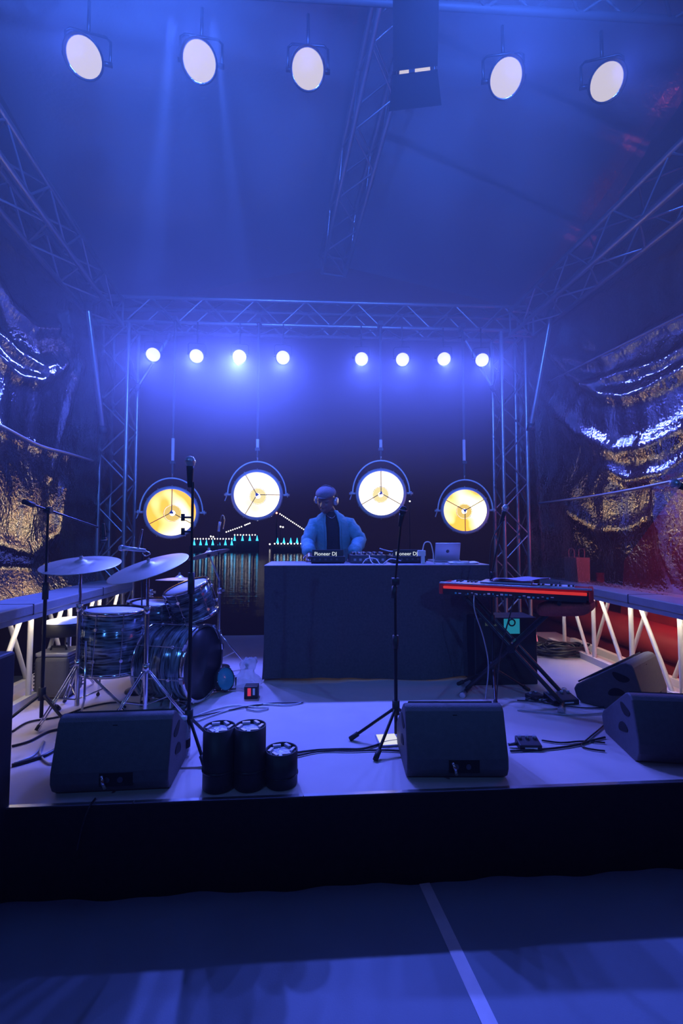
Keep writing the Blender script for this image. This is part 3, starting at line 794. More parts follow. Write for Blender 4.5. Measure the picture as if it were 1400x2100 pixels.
cymbal('bright cymbal seen edge on, sloping up toward the water', cD, .185, (-.28, .10, 1))
cym_stand('chrome cymbal stand at the far end of the drum kit by the water', (cD.x + .10, cD.y, 0), cD, .26, .3, boom=.80)
# hi-hat: two cymbals on one stand
hh = at(308, 1236, 4.15)
cymbal('upper cymbal of the closed pair beyond the snare', hh + Vector((0, 0, .03)), .19, (0.03, .0, 1))
oc = cymbal('lower cymbal of the closed pair beyond the snare', hh - Vector((0, 0, .03)), .19, (0.03, 0, -1))
cym_stand('slim pedal stand under the closed cymbal pair', (hh.x, hh.y, 0), hh + Vector((0, 0, .06)), .22, .6)
# throne
th = at(140, 1272, 3.75)
t = thing('drum_throne', 'round black drum stool with pale top beside the railing', 'stool', (th.x, th.y, 0))
zt = th.z
MB().lathe([(.02, zt - .1), (.165, zt - .1), (.172, zt - .085), (.172, zt - .02), (.16, zt - .003)], 32, Matrix.Translation((th.x, th.y, 0))).build('seat_side', M_black, t)
MB().lathe([(.165, zt - .004), (.15, zt + .006), (.0001, zt + .010)], 32, Matrix.Translation((th.x, th.y, 0)), cap=False).build('seat_top', M_head, t)
rod('post', (th.x, th.y, .15), (th.x, th.y, zt - .1), .018, M_chrome, t)
for k in range(3):
    a = 2 * PI * k / 3 + 1.0
    rod('leg', (th.x, th.y, .28), (th.x + math.cos(a) * .22, th.y + math.sin(a) * .22, .012), .009, M_chrome, t)
# bass pedal
bp_ = fl(378, 1445)
t = thing('kick_pedal', 'small chrome kick pedal on a strut beside the bass drum', 'pedal', (bp_.x, bp_.y, 0))
MB().box((bp_.x, bp_.y, .012), (.10, .26, .018)).build('base_plate', M_gunmetal, t)
MB().box((0, 0, 0), (.08, .22, .010)).build('footboard', M_chrome, t, Matrix.Translation((bp_.x, bp_.y - .01, .05)) @ Matrix.Rotation(.25, 4, 'X'))
for s_ in (-1, 1): rod('pedal_post', (bp_.x + s_ * .05, bp_.y + .11, .02), (bp_.x + s_ * .04, bp_.y + .10, .24), .008, M_chrome, t)
rod('beater_axle', (bp_.x - .05, bp_.y + .10, .235), (bp_.x + .05, bp_.y + .10, .235), .010, M_chrome, t)
rod('beater_arm', (bp_.x, bp_.y + .10, .235), (bp_.x + .02, bp_.y + .06, .36), .005, M_chrome, t)
MB().sphere((bp_.x + .02, bp_.y + .06, .37), (.03, .022, .034), 10, 8).build('beater', M_white, t)

# ribbed case behind the mic stand
cs = fl(100, 1437)
t = thing('ribbed_case', 'grey ribbed plastic case standing by the drum side railing', 'case', (cs.x, cs.y + .12, 0))
cx, cy = cs.x, cs.y + .13
mbc = MB().box((cx, cy, .16), (.25, .24, .30)); bevel(mbc.build('shell', M_hull, t), .03, 3)
for k in range(9):
    MB().box((cx - .127, cy, .05 + k * .026), (.012, .20, .010)).build('rib', M_hull, t)
    MB().box((cx + .127, cy, .05 + k * .026), (.012, .20, .010)).build('rib', M_hull, t)
bevel(MB().box((cx, cy, .325), (.24, .23, .03)).build('lid', M_silver, t), .01)
MB().tube([(cx - .06, cy - .02, .335), (cx - .05, cy - .02, .365), (cx + .05, cy - .02, .365), (cx + .06, cy - .02, .335)], .009, 6).build('handle', M_black, t)

# ------------------------------------------------------------------ monitor wedges
def wedge(label, px0, px1, py, rz, wdt, lift=0.0, pos=None, sc=1.0):
    """local +y points to the player; the back panel looks at -y"""
    if pos is None:
        p_ = fl((px0 + px1) / 2, py)
    else: p_ = Vector(pos)
    t = thing('monitor_wedge', label, 'monitor speaker', p_, 'floor monitor wedges', rz)
    M0 = Matrix.Translation((p_.x, p_.y, lift)) @ Matrix.Rotation(rz, 4, 'Z') @ Matrix.Scale(sc, 4)
    prof = [(.045, 0), (.012, .022), (-.006, .06), (-.006, .11), (.055, .318), (.075, .338), (.105, .342), (.135, .330), (.43, .125), (.448, .09), (.43, .03), (.40, 0)]
    h = wdt / 2
    body = MB().prism(prof, -h, h, M0).build('cabinet', M_wedge, t); bevel(body, .010, 3)
    # grille on the sloping face
    g = MB(); a_, b_ = Vector((0, .150, .326)), Vector((0, .425, .136)); nrm = Vector((0, .57, .82)) * .008
    vs = [Vector((-h + .03, a_.y, a_.z)) + nrm, Vector((h - .03, a_.y, a_.z)) + nrm, Vector((h - .03, b_.y, b_.z)) + nrm, Vector((-h + .03, b_.y, b_.z)) + nrm]
    g.add(vs + [v - nrm * 1.4 for v in vs], [(0, 1, 2, 3), (7, 6, 5, 4), (0, 4, 5, 1), (1, 5, 6, 2), (2, 6, 7, 3), (3, 7, 4, 0)])
    g.build('grille', M_grille, t, M0)
    for s_ in (-1, 1):                       # pairs of hand holes in the cheeks
        for k, (yy, zz, ang) in enumerate(((.135, .235, .25), (.165, .135, -.25))):
            ring = []
            for i in range(16):
                a = 2 * PI * i / 16
                u, v = .055 * math.cos(a), .026 * math.sin(a) + (.012 * math.cos(a) ** 2 if k == 0 else -.012 * math.cos(a) ** 2)
                ring.append((yy + u * math.cos(ang) - v * math.sin(ang), zz + u * math.sin(ang) + v * math.cos(ang)))
            MB().prism(ring, s_ * (h + .0015) - .0015, s_ * (h + .0015) + .0015, M0).build('hand_hole', M_hole, t)
    # connector recess in the back panel
    rec = MB().box((.03, .002, .075), (.15, .02, .06)).build('connector_recess', M_hole, t, M0)
    for k in range(2):
        MB().tube([M0 @ Vector((-.01 + .06 * k, -.006, .075)), M0 @ Vector((-.01 + .06 * k, -.012, .075))], .013 * sc, 10).build('socket', M_gunmetal, rec)
    MB().tube([M0 @ Vector((-.03, -.02, .10)), M0 @ Vector((-.02, -.03, .075)), M0 @ Vector((-.012, -.022, .045))], .008 * sc, 8).build('plug', M_chrome, rec)
    MB().box((0, .052, .298), (.022, .006, .008)).build('badge', M_hole, t, M0)
    return t
wedge('black monitor wedge at the stage lip in front of the drum kit', 112, 336, 1632, R(2), .53)
wedge('black monitor wedge at the stage lip in front of the middle mic stand', 838, 1040, 1603, R(-3), .50)
wedge('black monitor wedge with cable along its cheek, nearest the stage lip on the keyboard side', 0, 0, 0, R(-10), .60, 0, (1.985, 2.36, 0), 1.0)
wedge('monitor wedge with pale lit back panel standing against the railing', 0, 0, 0, R(38), .50, 0, (2.35, 3.16, 0), 1.0)

# ------------------------------------------------------------------ open black cans at the stage lip
M_lensclear = mat('dull_lens', (0.55, 0.56, 0.6), 0.25, 0.2, 0.3, 45, 0.6, 40)
def floor_can(label, px, py_base, r, h):
    p_ = fl(px, py_base) + Vector((0, r, 0))
    t = thing('floor_can', label, 'floor lamp', (p_.x, p_.y, 0), 'upturned black lamp cans')
    Mx = Matrix.Translation((p_.x, p_.y, 0))
    MB().lathe([(r * .9, 0), (r, .008), (r, h), (r * .93, h), (r * .93, h - .04), (r * .9, h - .05)], 32, Mx, cap=False).build('can', M_black, t)
    MB().lathe([(r * .92, h - .022), (r * .6, h - .012), (0.0001, h - .008)], 24, Mx, cap=False).build('lens', M_lensclear, t)
    for k in range(6):
        a = 2 * PI * k / 6
        MB().box((0, 0, 0), (r * .5, .014, .012)).build('lens_clip', M_silver, t, Mx @ Matrix.Rotation(a, 4, 'Z') @ Matrix.Translation((r * .68, 0, h - .006)) @ Matrix.Rotation(1.2, 4, 'Z'))
    MB().lathe([(r + .001, h * .3), (r + .004, h * .3), (r + .004, h * .34), (r + .001, h * .34)], 24, Mx, cap=False).build('band', M_blackmetal, t)
    return t
floor_can('tall upturned black lamp can beside the drum side wedge', 441, 1632, .076, .285)
floor_can('tall upturned black lamp can in the middle of the three cans', 507, 1629, .076, .285)
floor_can('short upturned black lamp can beside the two tall cans', 574, 1625, .078, .165)

# ------------------------------------------------------------------ microphones and stands
def mic(label, p, d, ball_m=None, L=.16, r=.026):
    p = Vector(p); Mx = frame_at(p, d)        # p is the middle of the ball, d points out of the ball end
    t = thing('microphone', label, 'microphone', p, 'microphones')
    MB().lathe([(.0001, r * 1.05), (r * .6, r * .9), (r * .95, r * .4), (r, 0), (r * .92, -r * .5), (r * .72, -r * .95)], 20, Mx, cap=False).build('grille_ball', ball_m or M_silver, t)
    MB().lathe([(r * 1.01, -r * .12), (r * 1.06, -r * .05), (r * 1.06, r * .10), (r * 1.01, r * .17)], 20, Mx, cap=False).build('band', M_chrome, t)
    MB().lathe([(r * .74, -r * .95), (r * .70, -r * 1.6), (r * .5, -L * .95), (r * .42, -L)], 16, Mx).build('body', M_black, t)
    return t
def mic_stand(label, foot, z_clutch, tip, back=None, a0=.5, legs=.30, r=.011, pole_m=None, angs=None):
    f_ = Vector(foot); t = thing('mic_stand', label, 'mic stand', (f_.x, f_.y, 0), 'microphone stands')
    m_ = pole_m or M_blackmetal
    rod('lower_tube', (f_.x, f_.y, .05), (f_.x, f_.y, z_clutch * .62), r, m_, t, 12)
    rod('upper_tube', (f_.x, f_.y, z_clutch * .6), (f_.x, f_.y, z_clutch), r * .75, m_, t, 12)
    MB().tube([(f_.x, f_.y, z_clutch * .58), (f_.x, f_.y, z_clutch * .66)], r * 1.7, 12).build('height_clutch', M_black, t)
    MB().tube([(f_.x, f_.y, .16), (f_.x, f_.y, .24)], r * 2.0, 12).build('leg_hub', M_black, t)
    for k in range(3):
        a = R(angs[k]) if angs else a0 + 2 * PI * k / 3; e = Vector((f_.x + math.cos(a) * legs, f_.y + math.sin(a) * legs, .014))
        lg = rod('leg', (f_.x, f_.y, .20), e, .009, m_, t)
        d_ = (e - Vector((f_.x, f_.y, .20))).normalized()
        MB().tube([e - d_ * .045, e + d_ * .012], .015, 8).build('rubber_foot', M_rubber, lg)
    c_ = Vector((f_.x, f_.y, z_clutch))
    if tip is not None:
        tip = Vector(tip)
        MB().tube([c_ - Vector((.022, 0, 0)), c_ + Vector((.022, 0, 0))], .022, 10).build('boom_clutch', M_black, t)
        d_ = (tip - c_).normalized()
        rod('boom', (c_ - d_ * (back or .2)), tip, r * .62, m_, t, 10)
        MB().tube([c_ - d_ * (back or .2), c_ - d_ * ((back or .2) - .07)], r * 1.5, 10).build('counterweight', M_black, t)
    return t
# drum side vocal stand with a long boom
f1 = fl(84, 1488); c1 = at(88, 1046, f1.y)
tip1 = at(200, 1081, f1.y + .35)
mic_stand('black boom mic stand by the railing with its boom reaching over the cymbals', f1, c1.z, tip1, .17, a0=-.4, legs=.26)
mic('dark microphone hanging from the boom over the cymbals', at(213, 1107, f1.y + .37), (.05, .05, -1), M_black, .12, .022)
MB_ = None
# tall straight stand in front of the bass drum
f2 = fl(386, 1545); m2 = at(390, 946, f2.y)
s2 = mic_stand('tall straight mic stand rising past the amber flood in front of the bass drum', f2, m2.z - .12, None, a0=1.2, legs=.20)
mic('pale ball microphone upright on the tall straight stand', m2, (0.02, -.1, 1), M_silver, .15, .029)
for py in (1061, 1090):
    q_ = at(375, py, f2.y)
    MB().tube([(f2.x, f2.y, q_.z), (q_.x, q_.y, q_.z)], .006, 8).build('side_clip', M_black, s2)
    MB().tube([q_ + Vector((0, 0, -.02)), q_ + Vector((0, 0, .02))], .011, 8).build('clip_head', M_black, s2)
# middle stand
f3 = fl(812, 1522); c3 = at(803, 1192, f3.y); t3 = at(823, 1062, f3.y - .02)
mic_stand('boom mic stand in front of the dj table with its boom angled up', f3, c3.z, t3, .10, angs=(172, 236, 35), legs=.26)
mic('dark microphone at the top of the angled boom over the dj table', at(826, 1046, f3.y - .03), (.18, -.15, 1), M_black, .10, .024)
# keyboard stand
f4 = fl(1012, 1424); c4 = at(1008, 1178, f4.y); t4 = at(1032, 1062, f4.y)
mic_stand('boom mic stand behind the wedge at the end of the red keyboard', f4, c4.z, t4, .13, a0=.2, legs=.30)
mic('pale ball microphone over the end of the red keyboard by the pylon', at(1036, 1042, f4.y), (.25, -.2, 1), M_silver, .13, .026)
# mic coming in beside the keyboard tarp
p5 = at(1383, 992, 2.5)
mic('pale ball microphone reaching in beside the keyboard side tarp', p5, (-1, -.1, .35), M_silver, .15, .026)
f5 = Vector((2.35, 2.55, 0))
mic_stand('black boom mic stand beyond the stage lip wedge on the keyboard side', (2.52, 2.62, 0), 1.33, p5 + Vector((.13, .012, -.05)), .12, a0=.9, legs=.22)
# small drum microphone over the tom
q5 = at(275, 1128, 3.6)
t = thing('drum_microphone', 'small silver drum microphone clipped above the cymbals beside the pylon', 'microphone', q5)
MB().tube([at(250, 1124, 3.6), at(262, 1125, 3.6), at(298, 1129, 3.6)], [.022, .016, .014], 12).build('body', M_silver, t)
MB().sphere(at(249, 1124, 3.6), .024, 12, 8).build('grille_ball', M_silver, t)
MB().tube(crom([at(284, 1125, 3.6), at(288, 1105, 3.6), at(292, 1085, 3.6)]), .008, 8).build('gooseneck', M_chrome, t)
MB().tube(crom([at(298, 1129, 3.6), at(308, 1135, 3.6), at(298, 1140, 3.6), at(292, 1134, 3.6)]), .004, 6).build('cable_loop', M_chrome, t)
ts = thing('mic_stand', 'thin overhead mic stand rising behind the tilted cymbal', 'mic stand', (at(290, 1300, 3.75).x, 3.75, 0), 'microphone stands')
bx_ = at(290, 1300, 3.75).x
rod('lower_tube', (bx_, 3.75, .02), (bx_, 3.75, .45), .010, M_blackmetal, ts)
rod('upper_tube', (bx_, 3.75, .44), at(292, 1087, 3.62), .006, M_blackmetal, ts)
MB().lathe([(.0001, .03), (.03, .028), (.11, .012), (.115, 0)], 24, Matrix.Translation((bx_, 3.75, 0))).build('round_base', M_blackmetal, ts)
# hook shaped mic behind the sloping cymbal
q6 = at(449, 1098, 4.35)
t = thing('drum_microphone', 'small hooked overhead microphone beyond the sloping cymbal by the water', 'microphone', q6)
MB().tube(crom([at(450, 1090, 4.35), at(453, 1062, 4.35), at(457, 1057, 4.35), at(461, 1068, 4.35), at(458, 1085, 4.35)]), .005, 6).build('cable_hook', M_chrome, t)
MB().tube([at(448, 1090, 4.35), at(451, 1070, 4.35)], .011, 10).build('body', M_silver, t)
ts = thing('mic_stand', 'thin mic stand beyond the sloping cymbal by the water', 'mic stand', (q6.x, 4.35, 0), 'microphone stands')
rod('pole', (q6.x, 4.35, .02), at(449, 1092, 4.35), .008, M_blackmetal, ts)
MB().lathe([(.0001, .03), (.03, .028), (.11, .012), (.115, 0)], 24, Matrix.Translation((q6.x, 4.35, 0))).build('round_base', M_blackmetal, ts)

# ------------------------------------------------------------------ dj table
TY0 = 3.93; TXa, TXb = at(541, 1250, TY0).x, at(1006, 1250, TY0).x; TH = .952; TY1 = 4.55
t = thing('dj_table', 'long table hidden under a black cloth in the middle of the stage', 'table', ((TXa + TXb) / 2, TY0, 0))
bevel(MB().box(((TXa + TXb) / 2, (TY0 + TY1) / 2, TH - .03), (TXb - TXa - .04, TY1 - TY0 - .04, .03)).build('table_top', M_gunmetal, t), .005)
for x in (TXa + .1, TXb - .1):
    for y in (TY0 + .1, TY1 - .1): rod('leg', (x, y, 0), (x, y, TH - .04), .02, M_gunmetal, t)
cl = MB()
def drape(u, v):                               # wraps left, front, right
    wl = TY1 - TY0; wf = TXb - TXa; s_ = u * (2 * wl + wf)
    z = TH - (TH - .012) * v
    fold = .010 * v * math.sin(s_ * 17 + math.sin(s_ * 5) * 2) + .018 * v * v * math.sin(s_ * 6.5 + 1)
    flare = .028 * v * v
    if s_ < wl: return Vector((TXa - flare - fold, TY1 - s_, z))
    if s_ < wl + wf:
        e = s_ - wl; k = min(1, e / .05, (wf - e) / .05)
        return Vector((TXa - flare * (1 - min(1, e / .08)) + e + flare * (1 - min(1, (wf - e) / .08)), TY0 - (flare + fold) * 1, z + (0.02 * math.sin(e * 4) + .0) * v * v * .8 + .008 * v))
    return Vector((TXb + flare + fold, TY0 + (s_ - wl - wf), z))
cl.grid(drape, 220, 30)
o_ = cl.build('cloth_drape', M_cloth, t)
o_ = bevel(MB().box(((TXa + TXb) / 2, (TY0 + TY1) / 2, TH + .002), (TXb - TXa + .006, TY1 - TY0 + .006, .008)).build('cloth_top', mat('lit_cloth_top', (.30, .30, .32), .55, 0, .15, 20, .2, 30), t), .003)  # same cloth made paler, light from behind put into its colour

# decks and mixer
def lettering(text, size, M, parent, m_, name='lettering'):
    c_ = bpy.data.curves.new(name, 'FONT'); c_.body = text; c_.size = size; c_.align_x = 'CENTER'; c_.align_y = 'CENTER'
    c_.extrude = .0006; c_.resolution_u = 3; c_.materials.append(m_)
    o_ = bpy.data.objects.new(name, c_); COL.objects.link(o_)
    me = bpy.data.meshes.new_from_object(o_.evaluated_get(bpy.context.evaluated_depsgraph_get()))
    bpy.data.objects.remove(o_)
    if not me.materials: me.materials.append(m_)
    return link(name, me, parent, M)
E_text = emis('lit_lettering', (0.8, 0.9, 1.0), 1.0, True)
def deck(label, px):
    y = 4.16; x = at(px, 1140, y).x
    t = thing('media_player', label, 'dj player', (x, y, TH + .006), 'dj media players')
    z0 = TH + .008
    bevel(MB().box((x, y + .17, z0 + .035), (.31, .38, .055)).build('chassis', M_black, t), .006)
    for sx in (-.13, .13):
        for sy in (.01, .33): MB().tube([(x + sx, y + sy, z0), (x + sx, y + sy, z0 + .012)], .016, 8).build('foot', M_rubber, t)
    sc_ = bevel(MB().box((0, 0, 0), (.28, .03, .07)).build('screen_hood', M_black, t, Matrix.Translation((x, y + .02, z0 + .085)) @ Matrix.Rotation(-.15, 4, 'X')), .005)
    lettering('Pioneer DJ', .046, Matrix.Translation((x - .02, y + .0005, z0 + .083)) @ Matrix.Rotation(PI / 2 - .15, 4, 'X'), sc_, E_text)
    MB().lathe([(.10, z0 + .06), (.105, z0 + .066), (.10, z0 + .078), (.05, z0 + .08), (.0001, z0 + .08)], 28, Matrix.Translation((x, y + .23, 0)), cap=False).build('jog_wheel', M_silver, t)
    for k in range(4):
        MB().tube([(x - .12 + k * .03, y + .33, z0 + .06), (x - .12 + k * .03, y + .33, z0 + .072)], .010, 8).build('button', M_white, t)
    for k in range(5):
        MB().box((x - .12 + k * .05, y - .022, z0 + .035), (.018, .008, .016)).build('socket', M_gunmetal, t)
    return t
deck('dj media player with lit lettering in front of the performer', 672)
deck('dj media player with lit lettering beside the white charger and laptop', 838)
y = 4.14; x = at(755, 1140, y).x
t = thing('dj_mixer', 'flat dj mixer with rows of knobs between the two media players', 'mixer', (x, y, TH))
bevel(MB().box((x, y + .18, TH + .045), (.32, .36, .075)).build('chassis', M_gunmetal, t), .005)
for i in range(6):
    for j in range(4):
        MB().tube([(x - .125 + i * .05, y + .04 + j * .06, TH + .08), (x - .125 + i * .05, y + .04 + j * .06, TH + .105)], .011, 8).build('knob', M_silver if (i + j) % 2 else M_black, t)
for i in range(4): MB().box((x - .09 + i * .06, y + .31, TH + .09), (.018, .02, .022)).build('fader', M_white, t)
for i in range(6): MB().box((x - .12 + i * .05, y - .002, TH + .04), (.022, .006, .02)).build('socket', M_silver, t)
# laptop
lp = at(915, 1145, 4.32)
t = thing('laptop', 'open silver laptop with its lid toward the audience on the dj table', 'laptop', (lp.x, lp.y, TH))
bevel(MB().box((lp.x + .01, lp.y + .13, TH + .016), (.27, .20, .016)).build('base', M_silver, t), .004)
Ml = Matrix.Translation((lp.x + .01, lp.y + .02, TH + .022)) @ Matrix.Rotation(.06, 4, 'Z') @ Matrix.Rotation(R(14), 4, 'X')
lid_ = bevel(MB().box((0, 0, .085), (.245, .008, .17)).build('lid', M_silver, t, Ml), .004)
MB().lathe([(.0001, .001), (.015, .001), (.016, 0)], 16, Ml @ Matrix.Translation((0, -.0045, .09)) @ Matrix.Rotation(PI / 2, 4, 'X')).build('lid_emblem', M_gunmetal, lid_)
MB().box((0, .0055, .09), (.225, .001, .145)).build('screen', M_hole, lid_, Ml)
# charger and cables
ch = at(864, 1142, 4.08)
t = thing('charger', 'white plug charger standing on the dj table between player and laptop', 'charger', (ch.x, ch.y, TH))
bevel(MB().box((ch.x, ch.y, TH + .10), (.068, .045, .05)).build('block', M_white, t), .006)
bevel(MB().box((ch.x + .012, ch.y, TH + .045), (.028, .04, .09)).build('plug', M_white, t), .004)
MB().tube(crom([(ch.x + .01, ch.y, TH + .12), (ch.x + .03, ch.y, TH + .19), (ch.x + .08, ch.y, TH + .19), (ch.x + .105, ch.y, TH + .10), (ch.x + .11, ch.y - .02, TH + .012), (ch.x + .2, ch.y - .04, TH + .012)]), .005, 6).build('cord', M_whitecable, t)
def cable(label, pts, r=.005, m_=None, name='cable', group=None, k=6):
    o_ = MB().tube(crom(pts, k), r, 6).build(name, m_ or M_cable)
    return tag(o_, label, 'cable', group)
zt_ = TH + .013
cable('white cable arched over the table edge near the mixer', [at(742, 1158, 4.0), at(752, 1146, 4.03), at(770, 1146, 4.05), at(782, 1158, 4.0), at(800, 1146, 4.04), at(822, 1150, 4.06)], .004, M_whitecable, group='white cables on the dj table')
cable('white cable standing up beside the mixer', [at(757, 1140, 4.08), at(764, 1155, 3.99), at(790, 1162, 3.97)], .004, M_whitecable, group='white cables on the dj table')
cable('violet-lit cable rising behind the second media player', [at(778, 1125, 4.5), at(800, 1131, 4.5), at(825, 1130, 4.5), at(850, 1143, 4.5)], .007, M_silver)
cable('white cable lying in loops beside the laptop', [Vector((1.16, 4.02, zt_)), Vector((1.28, 3.98, zt_)), Vector((1.42, 4.05, zt_)), Vector((1.36, 4.16, zt_)), Vector((1.24, 4.12, zt_)), Vector((1.20, 4.03, zt_ + .012)), Vector((1.32, 3.97, zt_ + .012))], .006, M_whitecable, group='white cables on the dj table')
sh_ = MB().grid(lambda u, v: Vector((1.16 + .26 * u + .03 * v, 4.0 + .2 * v, TH + .012 + .012 * math.sin(u * 9) * math.sin(v * 7) ** 2 + .004)), 12, 8).build('paper_sheet', M_paper)
sh_.modifiers.new('thick', 'SOLIDIFY').thickness = .001
tag(sh_, 'crumpled white sheet lying on the table beside the laptop', 'paper')

# ------------------------------------------------------------------ performer
def person():
    PY = 4.80
    base = at(680, 1300, PY); bx = base.x
    t = thing('person', 'person in an open blue jacket and flat cap leaning over the dj decks', 'person', (bx, PY, 0))
    sp = lambda px, py, y: at(px, py, y)
    def ring(c, rx, ry, n=16, tilt=0.0, twist=0.0):
        c = Vector(c); out = []
        for j in range(n):
            a = 2 * PI * j / n
            x_, y_ = rx * math.cos(a), ry * math.sin(a)
            out.append(c + Vector((x_, y_ * math.cos(tilt), -y_ * math.sin(tilt))))
        return out
    # trunk path: pelvis behind the table, chest leaning over it
    hip = Vector((bx + .02, PY + .10, .92)); chest = Vector((bx + .005, PY - .02, 1.28)); neck = Vector((bx - .02, PY - .07, 1.46))
    body = MB()
    body.loft([ring(hip + Vector((0, 0, -.10)), .155, .12), ring(hip, .165, .125), ring(hip.lerp(chest, .35), .150, .11), ring(hip.lerp(chest, .75), .172, .12),
               ring(chest, .185, .122), ring(chest.lerp(neck, .5), .165, .10), ring(chest.lerp(neck, .82), .10, .075), ring(neck, .062, .062), ring(neck + Vector((-.03, -.06, .05)), .058, .060)])
    for s_ in (-1, 1):                       # legs
        h_ = hip + Vector((s_ * .085, 0, -.06)); k_ = Vector((bx + s_ * .10, PY + .06, .50)); an = Vector((bx + s_ * .11, PY + .12, .09))
        body.tube([h_, h_.lerp(k_, .5), k_, k_.lerp(an, .35), an, an + Vector((0, 0, -.05))], [.092, .080, .060, .058, .042, .045], 12)
        body.tube([an + Vector((0, .04, -.045)), an + Vector((0, -.08, -.05)), an + Vector((0, -.18, -.065))], [.04, .045, .03], 10)
    # arms and hands
    arms = {}
    for s_, el, wr in ((-1, sp(630, 1112, PY - .14), sp(634, 1137, PY - .33)), (1, sp(738, 1108, PY - .10), sp(722, 1138, PY - .32))):
        sh = chest.lerp(neck, .34) + Vector((s_ * .172, .0, .0))
        arms[s_] = (sh, el, wr)
        body.tube([sh + Vector((-s_ * .05, 0, 0)), sh, sh.lerp(el, .5), el, el.lerp(wr, .4), wr], [.06, .062, .05, .042, .040, .028], 12)
        d_ = (wr - el).normalized(); d_ = (d_ + Vector((0, -.5, -.25))).normalized(); sd = d_.cross(Vector((0, 0, 1))).normalized()
        pm = wr + d_ * .05
        body.tube([wr - d_ * .01, wr + d_ * .03, wr + d_ * .085], [.026, .034, .030], 10)
        for k in range(4):
            b0 = wr + d_ * .08 + sd * (k - 1.5) * .019; L = (.062, .072, .068, .052)[k]
            body.tube([b0 - d_ * .02, b0 + d_ * L * .5, b0 + d_ * L * .85 + Vector((0, 0, -.018)), b0 + d_ * L + Vector((0, 0, -.036))], [.0095, .009, .008, .006], 8)
        tb = wr + d_ * .025 - sd * s_ * .028
        body.tube([tb, tb - sd * s_ * .026 + d_ * .03, tb - sd * s_ * .030 + d_ * .062], [.012, .010, .007], 8)
    # head
    hc = neck + Vector((-.045, -.105, .098))
    HM = Matrix.Translation(hc) @ Matrix.Rotation(R(-20), 4, 'Z') @ Matrix.Rotation(R(20), 4, 'X') @ Matrix.Rotation(R(6), 4, 'Y') @ Matrix.Scale(1.08, 4)
    n, m_ = 40, 30; vs = []
    for i in range(m_ + 1):
        th_ = PI * i / m_
        for j in range(n):
            a = 2 * PI * j / n
            v = Vector((math.sin(th_) * math.cos(a), math.sin(th_) * math.sin(a), math.cos(th_)))
            x_, y_, z_ = v.x * .079, v.y * .100, v.z * .122
            front = max(0, -v.y)
            if z_ < -.02:
                k = min(1, (-z_ - .02) / .10); x_ *= 1 - .30 * k; y_ = y_ * (1 - .22 * k) - .014 * k
            g = lambda cx_, cz_, sx_, sz_: math.exp(-((x_ - cx_) / sx_) ** 2 - ((z_ - cz_) / sz_) ** 2) * (1 if front > .25 else 0)
            y_ -= .031 * g(0, -.022, .014, .020) + .012 * g(0, .004, .010, .026)         # nose
            y_ -= .010 * g(.03, .026, .028, .010) + .010 * g(-.03, .026, .028, .010)      # brows
            y_ += .012 * g(.030, .006, .016, .011) + .012 * g(-.030, .006, .016, .011)    # sockets
            y_ -= .009 * g(0, -.060, .022, .008) + .008 * g(0, -.074, .019, .008)         # lips
            y_ += .004 * g(0, -.067, .022, .003)
            y_ -= .010 * g(0, -.100, .022, .014)                                          # chin
            y_ -= .006 * g(.045, -.022, .018, .018) + .006 * g(-.045, -.022, .018, .018)  # cheeks
            vs.append(HM @ Vector((x_, y_, z_)))
    body.add(vs, [(i * n + j, (i + 1) * n + j, (i + 1) * n + (j + 1) % n, i * n + (j + 1) % n) for i in range(m_) for j in range(n)], True)
    H3 = HM.to_3x3()
    body.sphere(HM @ Vector((0, -.113, -.024)), (.016, .020, .015), 12, 8, H3)
    body.tube([HM @ Vector((0, -.096, .018)), HM @ Vector((0, -.108, -.004)), HM @ Vector((0, -.120, -.024))], [.008, .010, .011], 10)
    for q_ in (-1, 1): body.sphere(HM @ Vector((q_ * .013, -.106, -.028)), (.010, .012, .009), 10, 6, H3)
    body.sphere(HM @ Vector((0, -.098, -.060)), (.026, .014, .0075), 12, 8, H3)
    body.sphere(HM @ Vector((0, -.095, -.073)), (.022, .014, .0085), 12, 8, H3)
    for q_ in (-1, 1): body.sphere(HM @ Vector((q_ * .032, -.086, .024)), (.026, .012, .008), 12, 6, H3)
    for s_ in (-1, 1):
        body.sphere(HM @ Vector((s_ * .080, .005, -.008)), (.012, .022, .032), 10, 8, HM.to_3x3())
    raw = body.build('body_raw', M_skin)
    rm = raw.modifiers.new('join', 'REMESH'); rm.mode = 'VOXEL'; rm.voxel_size = .0045
    smo = raw.modifiers.new('smooth', 'SMOOTH'); smo.factor = .5; smo.iterations = 2
    dg = bpy.context.evaluated_depsgraph_get(); me = bpy.data.meshes.new_from_object(raw.evaluated_get(dg))
    bpy.data.objects.remove(raw)
    me.polygons.foreach_set('use_smooth', [True] * len(me.polygons))
    if not me.materials: me.materials.append(M_skin)
    link('body', me, t)
    for s_ in (-1, 1):
        e = link('eye', MB().sphere((0, 0, 0), (.012, .009, .0065), 10, 8).mesh('eye', mat('eye', (.07, .06, .06), .15)), t, HM @ Matrix.Translation((s_ * .030, -.083, .005)))
    # trousers
    tr = MB()
    tr.loft([ring(hip + Vector((0, 0, -.12)), .165, .13), ring(hip + Vector((0, 0, .04)), .170, .132)])
    for s_ in (-1, 1):
        h_ = hip + Vector((s_ * .085, 0, -.06)); k_ = Vector((bx + s_ * .10, PY + .06, .50)); an = Vector((bx + s_ * .11, PY + .12, .07))
        tr.tube([h_, h_.lerp(k_, .5), k_, k_.lerp(an, .35), an], [.100, .088, .070, .068, .060], 14)
    tr.build('trousers', M_trouser, t)
    # shirt
    def tr_ring(c, rx, ry, o, k0=0.0): return ring(c, rx + o, ry + o, 24)
